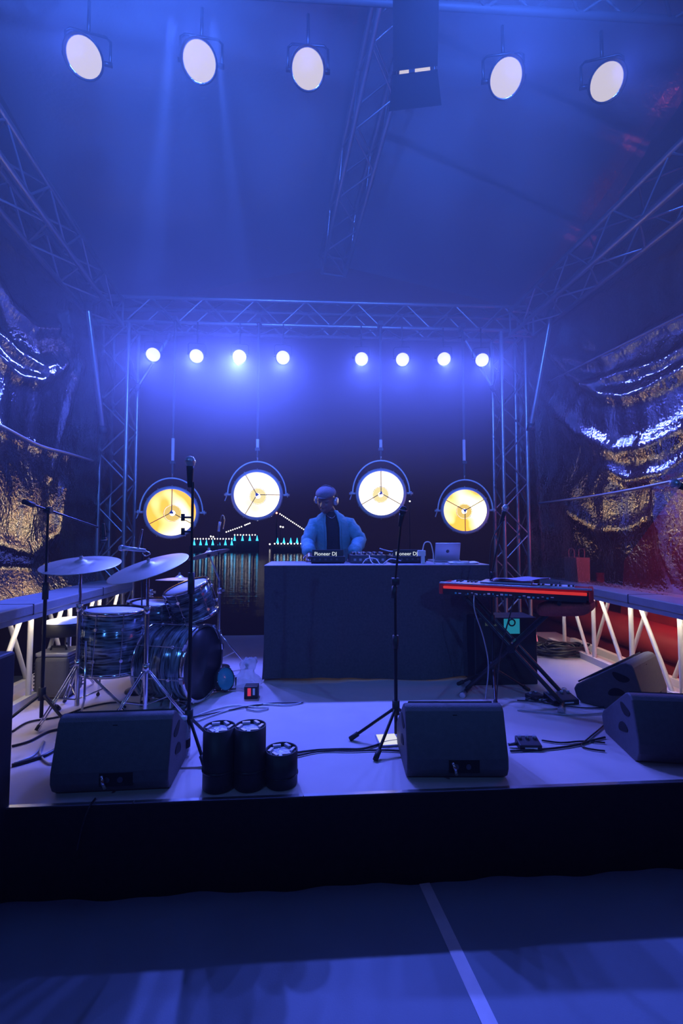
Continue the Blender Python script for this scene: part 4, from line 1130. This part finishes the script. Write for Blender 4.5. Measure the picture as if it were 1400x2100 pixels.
    MB().loft([ring(hip + Vector((0, 0, -.02)), .178, .140, 24), ring(hip.lerp(chest, .35), .162, .124, 24), ring(hip.lerp(chest, .75), .182, .132, 24), ring(chest, .195, .134, 24),
               ring(chest.lerp(neck, .5), .172, .110, 24), ring(chest.lerp(neck, .80), .112, .086, 24), ring(chest.lerp(neck, .93), .078, .074, 24)], True, False).build('shirt', M_shirt, t)
    # jacket: open shell plus sleeves
    def part_ring(c, rx, ry, gap, n=36):
        out = []
        for j in range(n + 1):
            a = -PI / 2 + gap + (2 * PI - 2 * gap) * j / n
            wr = 1 + .025 * math.sin(a * 9 + c.z * 40) + .02 * math.sin(c.z * 55 + a * 3)
            out.append(Vector(c) + Vector((rx * wr * math.cos(a), ry * wr * math.sin(a), 0)))
        return out
    J = []
    spec = [(hip + Vector((0, 0, -.06)), .225, .175, .42), (hip + Vector((0, 0, .05)), .222, .17, .40), (hip.lerp(chest, .35), .208, .160, .38), (hip.lerp(chest, .6), .212, .160, .35), (hip.lerp(chest, .85), .222, .162, .33), (chest, .218, .156, .34),
            (chest.lerp(neck, .3), .205, .138, .36), (chest.lerp(neck, .55), .165, .118, .40), (chest.lerp(neck, .78), .128, .098, .48), (chest.lerp(neck, .92), .088, .084, .55), (chest.lerp(neck, 1.02), .080, .080, .60)]
    for c_, rx, ry, gap in spec: J.append(part_ring(c_, rx, ry, gap))
    jk = MB().loft(J, False, False)
    for s_ in (-1, 1):
        sh, el, wr = arms[s_]
        N = 14; P = []; RR = []
        for i in range(N + 1):
            k = i / N
            p_ = sh.lerp(el, k * 2) if k < .5 else el.lerp(wr, (k - .5) * 2)
            P.append(p_); RR.append((.074 - .010 * k) * (1 + .09 * math.sin(i * 2.3)) if k < .95 else .044)
        P[0] = sh + Vector((-s_ * .06, 0, .0))
        RR[-2] = .054; RR[0] = .066
        jk.tube(P, RR, 16)
    jo = jk.build('jacket', M_jacket, t)
    sd_ = jo.modifiers.new('thick', 'SOLIDIFY'); sd_.thickness = .008
    # placket lines, collar
    for s_, a_ in ((-1, 'placket'), (1, 'placket')):
        pts = []
        for c_, rx, ry, gap in spec[1:]:
            a = -PI / 2 + s_ * gap
            pts.append(Vector(c_) + Vector((rx * math.cos(a) * 1.01, ry * math.sin(a) * 1.02 - .004, 0)))
        MB().tube(pts, .009, 6).build(a_, M_jacket, t)
    # necklace
    MB().tube(crom([neck + Vector((-.06, -.06, -.02)), chest.lerp(neck, .62) + Vector((-.02, -.125, 0)), chest.lerp(neck, .60) + Vector((.02, -.126, 0)), neck + Vector((.065, -.05, -.02))]), .0035, 6).build('necklace', M_chrome, t)
    # flat cap: crown and brim
    cap = MB()
    rows = []
    for i in range(9):
        th_ = .02 + (PI * .52) * i / 8
        rw = []
        for j in range(32):
            a = 2 * PI * j / 32
            rx, ry, rz_ = .093, .118, .075
            x_, y_ = rx * math.sin(th_) * math.cos(a), ry * math.sin(th_) * math.sin(a) - .012 * max(0, -math.sin(a))
            rw.append(HM @ Vector((x_, y_ + .004, .066 + rz_ * math.cos(th_) * .92)))
        rows.append(rw)
    co = MB().loft(rows, True, True).build('cap', M_cap, t)
    brim = MB().grid(lambda u, v: HM @ Vector(((u - .5) * .145, -.098 - .045 * v * (1 - (2 * u - 1) ** 2) + .05 * (2 * u - 1) ** 2, .068 - .014 * v)), 14, 5).build('cap_brim', M_cap, t)
    brim.modifiers.new('thick', 'SOLIDIFY').thickness = .006
    # headphones
    hb = [HM @ Vector((.098 * math.cos(a), .02, .02 + .118 * math.sin(a))) for a in [PI * k / 20 for k in range(21)]]
    MB().tube(hb, .007, 8).build('headphone_band', M_black, t)
    for s_ in (-1, 1):
        Mc = HM @ Matrix.Translation((s_ * .088, .012, -.002)) @ Matrix.Rotation(s_ * PI / 2, 4, 'Y')
        cu = MB().lathe([(.0001, .022), (.03, .022), (.038, .012), (.038, -.006), (.03, -.010)], 20, Mc, cap=False).build('headphone_cup', M_silver, t)
    return t
person()

# ------------------------------------------------------------------ red keyboard on its stand
KA, KB = at(903, 1208, 3.62), at(1212, 1226, 3.08)     # audience-side top corners of the keyboard
kd = Vector((KB.x - KA.x, KB.y - KA.y, 0)); kL = kd.length; kd.normalize(); kn = Vector((-kd.y, kd.x, 0))
kz = 0.745
Mk = Matrix(((kd.x, kn.x, 0, KA.x), (kd.y, kn.y, 0, KA.y), (0, 0, 1, kz), (0, 0, 0, 1)))
t = thing('keyboard', 'red stage keyboard with its socket panel toward the audience', 'keyboard', (KA.x + kd.x * kL / 2, KA.y + kd.y * kL / 2, kz))
bevel(MB().box((kL / 2, .16, .042), (kL, .30, .060)).build('chassis', M_black, t, Mk), .008)
bevel(MB().box((kL / 2, .155, .078), (kL - .03, .29, .014)).build('top_panel', M_red, t, Mk), .004)
bevel(MB().box((kL / 2, -.006, .060), (kL - .05, .022, .020)).build('red_edge', mat('red_edge_glow', (.75, .03, .02), .4, emit=(1.0, .045, .02), estr=.55), t, Mk), .004)  # edge is no lamp, its lit red is put in as glow
bevel(MB().box((kL / 2, .01, .092), (kL + .01, .05, .012)).build('rear_lip', M_silver, t, Mk), .004)
MB().box((kL / 2, .005, .026), (kL - .06, .012, .046)).build('socket_panel', M_black, t, Mk)
random.seed(3)
for k in range(24):
    u = .12 + k * (kL - .3) / 24
    if random.random() < .8:
        MB().box((u, -.003, .022 + random.choice((-.004, .004))), (random.choice((.008, .014, .02)), .004, random.choice((.006, .012)))).build('socket_print', M_print if k % 3 else M_teal, t, Mk)
for k in range(7): MB().tube([Mk @ Vector((.2 + k * .07, -.001, .012)), Mk @ Vector((.2 + k * .07, -.012, .012))], .008, 8).build('socket', M_gunmetal, t)
for s_ in (0, kL):
    bevel(MB().box((s_, .16, .045), (.03, .31, .085)).build('end_cheek', M_red, t, Mk), .006)
bevel(MB().box((kL * .47, .22, .0885), (kL * .86, .14, .006)).build('key_bed', M_white, t, Mk), .002)
for k in range(30):
    if k % 7 in (2, 6): continue
    MB().box((.09 + k * (kL * .86) / 31, .20, .096), (.012, .09, .010)).build('black_key', M_black, t, Mk)
# soft red gig bag under the near end
bg = MB()
gb = Mk @ Vector((kL - .17, .15, -.075))
def gbag(u, v):
    a = 2 * PI * u; b2 = PI * v
    x_, y_, z_ = math.sin(b2) * math.cos(a), math.sin(b2) * math.sin(a), math.cos(b2)
    sq = lambda q, e: math.copysign(abs(q) ** e, q)
    return Mk @ Vector((kL - .17 + .19 * sq(x_, .6) * (1 + .05 * math.sin(a * 5)), .15 + .15 * sq(y_, .6), -.060 + .052 * sq(z_, .6) + .03 * sq(x_, 1)))
bo = bg.grid(gbag, 28, 16).build('gig_bag', mat('red_cloth', (.45, .06, .045), .85, 0, .3, 60, .4, 90))
tag(bo, 'rumpled dark red cloth bag hung under the keyboard end by the railing', 'bag')
# laptop and papers lying on top
tb = Mk @ Vector((kL * .42, .12, .10))
o_ = MB().box((kL * .46, .13, .108), (.36, .22, .014)).build('tablet', M_silver, None, Mk); bevel(o_, .005); tag(o_, 'flat silver tablet lying on the red keyboard', 'tablet')
o_ = MB().grid(lambda u, v: Mk @ Vector((kL * .36 + .40 * u, .03 + .2 * v, .128 + .012 * math.sin(u * 8) * math.sin(v * 5 + 1) + .02 * u)), 16, 8).build('sheet_music', mat('violet_paper', (.42, .34, .5), .7)); o_.modifiers.new('thick', 'SOLIDIFY').thickness = .0015
tag(o_, 'loose sheets lying over the tablet on the red keyboard', 'paper')
# x stand
t = thing('keyboard_stand', 'black crossed-leg stand holding up the red keyboard', 'stand', (KA.x + kd.x * kL / 2, KA.y + kd.y * kL / 2, 0))
for off in (.06, .26):
    for a_, b_ in ((.18, kL - .20), (kL - .20, .18)):
        pa, pb = Mk @ Vector((a_, off, -.02)), Mk @ Vector((b_, off, 0)); pb.z = .03
        rod('cross_leg', pa, pb, .016, M_blackmetal, t, 10)
for u in (.18, kL - .20):
    rod('top_bar', Mk @ Vector((u, -.0, -.016)), Mk @ Vector((u, .32, -.016)), .014, M_blackmetal, t)
    q0_, q1_ = Mk @ Vector((u, -.06, 0)), Mk @ Vector((u, .38, 0)); q0_.z = q1_.z = .02
    rod('floor_bar', q0_, q1_, .017, M_blackmetal, t)
    for q_ in (q0_, q1_):
        dd = (q1_ - q0_).normalized()
        MB().tube([q_ - dd * .03, q_ + dd * .03], .022, 10).build('end_cap', M_silver, t)
cpt = Mk @ Vector((kL / 2 - .01, .06, 0)); cpt.z = kz / 2
MB().tube([cpt - kn * .03, cpt + kn * .23], .03, 12).build('pivot', M_blackmetal, t)
# tuner / power box hung behind the keyboard with printed labels
q_ = Mk @ Vector((kL * .40, .40, 0))
t = thing('equipment_box', 'dark equipment box with teal and yellow labels under the keyboard', 'equipment box', (q_.x, q_.y, 0))
bevel(MB().box((q_.x, q_.y + .12, .27), (.52, .26, .54)).build('box', M_black, t), .01)
tl_ = MB().box((q_.x + .05, q_.y - .0115, .47), (.13, .004, .12)).build('teal_label', mat('teal_glow_label', (.05, .6, .65), .5, emit=(.03, .45, .5), estr=.35), t)  # printed label given an added glow, no lamp behind it
MB().tube([(q_.x + .05 + math.cos(a) * .026, q_.y - .015, .50 + math.sin(a) * .026) for a in [2 * PI * k / 20 for k in range(20)]], .006, 6, closed=True).build('label_ring', M_black, tl_)
MB().box((q_.x - .12, q_.y - .0115, .49), (.10, .004, .03)).build('yellow_label', M_yellow, t)

# pedals and boxes on the deck
def pedal(label, px, py, w_, d_, h_, rz, knobs=3, name='effects_pedal', m_=None):
    p_ = fl(px, py); M0 = Matrix.Translation((p_.x, p_.y, 0)) @ Matrix.Rotation(rz, 4, 'Z')
    t = thing(name, label, 'pedal', p_, None, rz)
    bevel(MB().prism([(-d_ / 2, 0), (-d_ / 2, h_ * .6), (d_ / 2, h_), (d_ / 2, 0)], -w_ / 2, w_ / 2, M0).build('enclosure', m_ or M_black, t), .006)
    for k in range(knobs):
        MB().tube([M0 @ Vector((-w_ / 2 + (k + .5) * w_ / knobs, d_ * .22, h_ * .85)), M0 @ Vector((-w_ / 2 + (k + .5) * w_ / knobs, d_ * .22, h_ * 1.2))], .011, 8).build('knob', M_silver, t)
    MB().box((0, -d_ / 2 - .0015, h_ * .3), (w_ * .55, .003, .008)).build('light_strip', M_print, t, M0)
    MB().tube([M0 @ Vector((-w_ / 2, 0, h_ * .4)), M0 @ Vector((-w_ / 2 - .05, .0, h_ * .3))], .009, 8).build('plug', M_gunmetal, t)
    return t
pedal('small black foot pedal with knobs on the deck beside the middle wedge', 1083, 1533, .125, .09, .05, -.08)
pedal('black effects pedal with glinting knobs on the deck in front of the keyboard stand', 1150, 1440, .20, .13, .06, .1, 4)
pedal('low sustain pedal among cables on the deck behind the mic stand foot', 1098, 1432, .12, .10, .035, .5, 2)
pw = fl(514, 1434)
t = thing('power_box', 'small black box with a red and white label on the deck before the table', 'power box', (pw.x, pw.y + .04, 0))
bevel(MB().box((pw.x, pw.y + .045, .045), (.10, .09, .09)).build('box', M_black, t), .004)
MB().box((pw.x - .012, pw.y - .0015, .052), (.024, .003, .056)).build('red_label', mat('red_label_glow', (.8, .05, .06), .4, emit=(1, .05, .08), estr=.5), t)  # plain label, its bright look put in as glow
MB().box((pw.x + .022, pw.y - .0015, .054), (.016, .003, .048)).build('white_label', M_print, t)
# floor lamp with teal lens, wrapped
fp = fl(452, 1428)
t = thing('floor_lamp', 'small floor lamp with teal lens lying on the deck by the bass drum', 'stage lamp', (fp.x, fp.y, 0))
Mf = frame_at((fp.x + .02, fp.y + .08, .105), (.75, -.55, .28))
MB().lathe([(.02, -.10), (.07, -.09), (.085, -.03), (.092, 0), (.085, .008)], 24, Mf, cap=False).build('can', M_black, t)
MB().lathe([(.084, 0), (.05, .008), (.0001, .01)], 24, Mf, cap=False).build('lens', mat('teal_lens', (.05, .42, .5), .15, .2), t)
for k in range(8): MB().sphere(Mf @ Vector((math.cos(k * PI / 4) * .088, math.sin(k * PI / 4) * .088, .008)), .005, 6, 4).build('screw', M_chrome, t)
MB().tube([(fp.x - .07, fp.y + .09, .10), (fp.x - .07, fp.y + .09, .012), (fp.x + .09, fp.y + .13, .012), (fp.x + .09, fp.y + .13, .10)], .007, 6).build('floor_yoke', M_blackmetal, t)
# clear plastic bag
def plastic():
    m = mat('clear_plastic', (.75, .78, .85), .12, 0, .05, 20, 1.0, 26)
    b = m.node_tree.nodes['Principled BSDF']; b.inputs['Alpha'].default_value = .32
    return m
pb = fl(488, 1418)
random.seed(5)
rows = []
for i in range(12):
    v = i / 11; rw = []
    for j in range(26):
        a = 2 * PI * j / 26; rr = (.115 * (1 - v * .72) + .02 * math.sin(v * 9)) * (1 + .16 * math.sin(a * 5 + v * 6) + .12 * random.uniform(-1, 1))
        rw.append(Vector((pb.x + .03 + rr * math.cos(a) + .05 * v, pb.y + .10 + rr * .75 * math.sin(a), .004 + .22 * v + .012 * random.uniform(0, 1))))
    rows.append(rw)
po = MB().loft(rows, True, True).build('plastic_bag', plastic()); tag(po, 'crumpled clear plastic bag glinting on the deck before the table', 'plastic bag')
# white sheet on the deck, its brightness put in as glow
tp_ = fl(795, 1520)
t = thing('tablet', 'bright white sheet made to glow on the deck between the mic stand legs', 'tablet', (tp_.x, tp_.y, 0))
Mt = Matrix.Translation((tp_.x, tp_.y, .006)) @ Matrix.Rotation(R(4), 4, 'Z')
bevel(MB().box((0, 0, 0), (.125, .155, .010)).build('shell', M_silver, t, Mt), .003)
MB().box((0, 0, .0056), (.113, .140, .001)).build('screen', emis('glowing_sheet', (.85, .85, .95), .9), t, Mt)

# water bottle by the drum side wedge
bt = fl(383, 1535)
t = thing('water_bottle', 'clear plastic bottle lying upright behind the drum side wedge', 'bottle', (bt.x, bt.y + .06, 0))
t['label'] = 'clear plastic bottle standing between the drum side wedge and the cans'
Mb = Matrix.Translation((bt.x + .01, bt.y - .10, 0))
MB().lathe([(.0001, .002), (.03, .002), (.034, .01), (.034, .12), (.030, .15), (.014, .185), (.013, .20)], 20, Mb, cap=False).build('bottle_wall', plastic(), t)
MB().lathe([(.0155, .198), (.0155, .218), (.0001, .219)], 16, Mb).build('cap', M_white, t)
MB().lathe([(.0348, .055), (.0348, .10)], 20, Mb, cap=False).build('wrapper', M_hole, t)

# cables on the deck
def dcable(label, pix, r=.006, m_=None, z=.008, group='cables lying on the deck'):
    pts = [fl(x_, y_, z) for x_, y_ in pix]
    return cable(label, pts, r, m_, group=group)
dcable('pale cable snaking from the bass drum toward the table', [(400, 1480), (450, 1462), (500, 1448), (540, 1444), (590, 1446), (622, 1440)], .005, M_silver)
dcable('dark cable looping below the plastic bag', [(395, 1470), (440, 1455), (480, 1447), (520, 1450), (550, 1452), (530, 1458), (505, 1454)], .005, M_silver)
dcable('dark cable running behind the two tall cans toward the bass drum', [(370, 1475), (420, 1466), (470, 1456), (520, 1447), (560, 1442), (620, 1441)], .005)
dcable('dark cable from the short can to the middle mic stand', [(609, 1543), (650, 1538), (700, 1536), (745, 1535), (790, 1522), (815, 1518)], .006)
dcable('second cable from the short can under the glowing white sheet', [(609, 1550), (660, 1540), (720, 1540), (780, 1538), (820, 1540)], .005)
dcable('cable running from the middle wedge past the foot pedal', [(1046, 1540), (1090, 1538), (1140, 1534), (1185, 1527), (1215, 1518), (1240, 1512)], .006)
dcable('cable from the foot pedal to the keyboard side wedge', [(1110, 1518), (1150, 1523), (1195, 1520), (1240, 1523)], .005)
dcable('cable bent in a loop before the keyboard side wedge', [(1240, 1540), (1205, 1535), (1192, 1528), (1205, 1515), (1235, 1490), (1252, 1470)], .005)
dcable('cable crossing the deck behind the keyboard side wedge', [(1060, 1436), (1110, 1440), (1160, 1448), (1220, 1452), (1260, 1446)], .005)
dcable('long cable across the deck in front of the effects pedal', [(1060, 1456), (1120, 1462), (1180, 1466), (1240, 1462)], .005, M_silver)
dcable('cable curling on the deck by the drum side mic stand', [(30, 1565), (70, 1548), (90, 1520), (82, 1545), (100, 1565), (125, 1560)], .006, M_silver)
dcable('dark cable along the deck behind the drum side wedge', [(25, 1500), (60, 1480), (120, 1470), (180, 1450), (240, 1440), (300, 1445)], .006)
dcable('dark cable under the boom mic stand by the railing', [(24, 1530), (60, 1520), (100, 1500), (140, 1490), (150, 1470)], .007)
dcable('thick dark cable at the foot of the drum side wedge', [(24, 1570), (60, 1560), (95, 1548), (125, 1530)], .011)
cable('thin cable hanging down the stage skirt below the drum side wedge', [fl(195, 1640) + Vector((0, .0, .006)), fl(190, 1648) + Vector((0, -.035, 0)), fl(180, 1655) + Vector((0, -.05, -.06)), fl(172, 1660) + Vector((0, -.05, -.14))], .004)
cable('cable hanging from the red keyboard to the deck', [Mk @ Vector((.26, -.01, .01)), Mk @ Vector((.27, -.04, -.10)), Mk @ Vector((.33, -.03, -.30)), Mk @ Vector((.36, -.02, -.5)), Mk @ Vector((.34, -.05, -.735))], .005, M_silver)
cable('second cable hanging from the red keyboard past its stand', [Mk @ Vector((.55, -.01, .01)), Mk @ Vector((.52, -.05, -.12)), Mk @ Vector((.45, -.06, -.4)), Mk @ Vector((.42, -.06, -.735))], .005)
cable('cable drooping from the boom beside the pylon to the keyboard', [at(1034, 1065, f4.y), at(1012, 1100, f4.y - .02), at(1005, 1140, f4.y - .02), at(1004, 1185, f4.y - .02)], .005)
# cable pile by the railing
random.seed(11)
cp_ = fl(1170, 1352)
t = thing('cable_pile', 'heap of coiled black cables on the deck against the railing', 'cable pile', (cp_.x, cp_.y, 0))
for k in range(16):
    pts = []; ox, oy = random.uniform(-.12, .12), random.uniform(-.10, .08); rx, ry = random.uniform(.14, .32), random.uniform(.07, .15); ph = random.uniform(0, 6)
    for i in range(15):
        a = ph + 2 * PI * i / 13
        pts.append((cp_.x + .02 + ox + rx * math.cos(a), cp_.y + .22 + oy + ry * math.sin(a), .012 + k * .006 + .012 * math.sin(a * 3 + k)))
    MB().tube(crom(pts, 4), .009, 6).build('coil', M_cable, t)

# ------------------------------------------------------------------ PA cabinet by the audience and bag on the railing
t = thing('speaker_cabinet', 'tall black speaker cabinet standing on the ground at the stage corner', 'speaker', (-1.62, 1.98, -.40))
sx = at(21, 1500, 2.2).x
bevel(MB().box((sx - .30, 1.97, .14), (.60, .50, 1.08)).build('cabinet', M_black, t), .012)
MB().box((sx - .30, 1.714, .13), (.54, .012, 1.02)).build('grille', M_grille, t)
MB().box((sx + .0015, 1.97, .30), (.003, .16, .10)).build('handle_recess', M_hole, t)
for a_ in (-.22, .22): MB().tube([(sx - .30 + a_, 1.97, -.40), (sx - .30 + a_, 1.97, -.385)], .03, 10).build('foot', M_rubber, t)
pbg = at(1147, 1206, 4.72)
t = thing('paper_bag', 'paper carrier bag with loop handles standing on the railing beam', 'bag', (2.74, 4.78, .73))
bx, by, bz = 2.74, 4.78, .731
rows = [[Vector((bx + sx_ * (.062 + .01 * k) , by + sy_ * (.13 - .012 * k), bz + .25 * k)) for sx_, sy_ in ((-1, -1), (-.6, 0), (-1, 1), (1, 1), (.6, 0), (1, -1))] for k in (0, .5, 1)]
MB().loft(rows, True, True, False).build('bag_body', M_bag, t)
for s_ in (-1, 1):
    MB().tube(crom([(bx + s_ * .055, by - .05, bz + .24), (bx + s_ * .055, by - .045, bz + .33), (bx + s_ * .055, by + .045, bz + .33), (bx + s_ * .055, by + .05, bz + .24)]), .006, 6).build('handle', M_bag, t)

# ------------------------------------------------------------------ boat beyond the keyboard side
t = thing('red_boat', 'red boat moored beyond the railing on the keyboard side', 'boat', (4.3, 5.0, -1.6))
def hull(u, v):
    y = 2.2 + 6.2 * u; w_ = .95 * (1 - (2 * u - 1) ** 4 * .8)
    a = PI * v
    return Vector((4.35 - w_ * math.cos(a) * (1 if True else 1), y, .22 - .0 - 1.9 * math.sin(a) ** .6 + .0))
MB().grid(hull, 24, 16).build('hull', M_boat, t)
MB().tube([(3.42 + .25 * (2 * k / 12 - 1) ** 4, 2.3 + 6.0 * k / 12, .16) for k in range(13)], .17, 14).build('fender_rail', M_boat, t)
MB().box((4.35, 5.2, .20), (1.6, 5.4, .06)).build('deck', M_boat, t)
cab = MB().prism([(2.6, .23), (2.6, 1.75), (4.55, 1.75), (5.5, .9), (5.6, .23)], 3.75, 4.95).build('cabin', M_boat, t)
MB().prism([(3.0, 1.0), (3.0, 1.5), (4.0, 1.5), (4.3, 1.0)], 3.735, 3.752).build('cabin_window', M_hole, t)
MB().tube([(3.5, 5.6, .2), (3.5, 5.6, .75)], .05, 12).build('mooring_post', M_boat, t)

# ------------------------------------------------------------------ lights across the water
_bulb = {}
def bulb(p, r, m_, parent):
    if m_.name not in _bulb:
        _bulb[m_.name] = MB().sphere((0, 0, 0), 1, 6, 4).mesh('bulb_' + m_.name, m_)
    return link('bulb', _bulb[m_.name], parent, Matrix.LocRotScale(Vector(p), None, Vector((r, r, r))))
def post(p, h, r, parent):
    if 'post' not in _bulb: _bulb['post'] = MB().lathe([(1.0, 0), (.75, .25), (.35, .7), (.15, 1)], 8).mesh('cyan_post', E_cyan)
    return link('cyan_post', _bulb['post'], parent, Matrix.LocRotScale(Vector(p), None, Vector((r, r, h))))
M_pier = mat('pier_timber', (.03, .03, .035), .8)
def pier(label, x0, x1, y_b, n, posts, py0, py1, Y):
    a_, b_ = at(x0, y_b, Y), at(x1, y_b, Y)
    t = thing('lit_pier', label, 'pier', ((a_.x + b_.x) / 2, Y, -1.6), 'lit piers across the water')
    MB().box(((a_.x + b_.x) / 2, Y + 1.2, (min(a_.z, at(0, py1, Y).z) - .2 - 1.6) / 2), (b_.x - a_.x + 1, 2, abs(min(a_.z, at(0, py1, Y).z) - .2 + 1.6))).build('deck', M_pier, t)
    for k in range(n): bulb(a_.lerp(b_, k / (n - 1)), .13, E_bulb, t)
    for px in posts:
        lo, hi = at(px, py1, Y), at(px, py0, Y)
        post(lo, hi.z - lo.z, .26, t)
    return t
pier('low pier with white bulbs over seven cyan posts, behind the cymbals', 393, 475, 1105, 15, (398, 411, 423, 436, 449, 462, 475), 1107, 1118, 88)
pier('short pier with bright bulbs over four cyan posts beside the suspension lights', 481, 523, 1097, 8, (481, 497, 512, 527), 1098, 1109, 92)
pier('pier with white bulbs under four cyan posts beside the performer', 563, 617, 1115, 9, (569, 582, 596, 609), 1103, 1114, 86)
t = thing('light_string', 'string of white bulbs peaking like a tent between flood and performer', 'light string', (at(566, 1053, 120).x, 120, at(566, 1053, 120).z))
for xa, ya, xb, yb, n in ((464, 1091, 495, 1080, 8), (502, 1077, 512, 1073, 4), (528, 1067, 556, 1058, 9), (574, 1054, 626, 1088, 15)):
    for k in range(n): bulb(at(xa + (xb - xa) * k / (n - 1), ya + (yb - ya) * k / (n - 1), 120), .17, E_bulb, t)
bulb(at(567, 1052, 120), .25, E_redbulb, t)
rod('cable', at(462, 1092, 120.5), at(567, 1052, 120.5), .03, M_pier, t); rod('cable', at(567, 1052, 120.5), at(628, 1089, 120.5), .03, M_pier, t)
rod('mast', (at(567, 1052, 120.6).x, 120.6, -1.6), at(567, 1051, 120.6), .2, M_pier, t)
for i, (px, py, lab) in enumerate(((575, 1080, 'pair of far lamps under the peaked string of bulbs'), (840, 1028, 'single far lamp beside the cream flood over the decks'), (432, 1100, 'cluster of far lamps above the low pier'), (553, 1116, 'single far lamp between the two piers'))):
    t = thing('far_lamp', lab, 'far lamp', at(px, py, 110), 'lone lamps across the water')
    for k in range(2 if i in (0, 2) else 1): bulb(at(px + 5 * k, py + k, 110), .2, E_bulb, t)
    rod('mast', (at(px, py, 110).x, 110.3, -1.6), (at(px, py, 110).x, 110.3, at(px, py, 110).z), .08, M_pier, t)
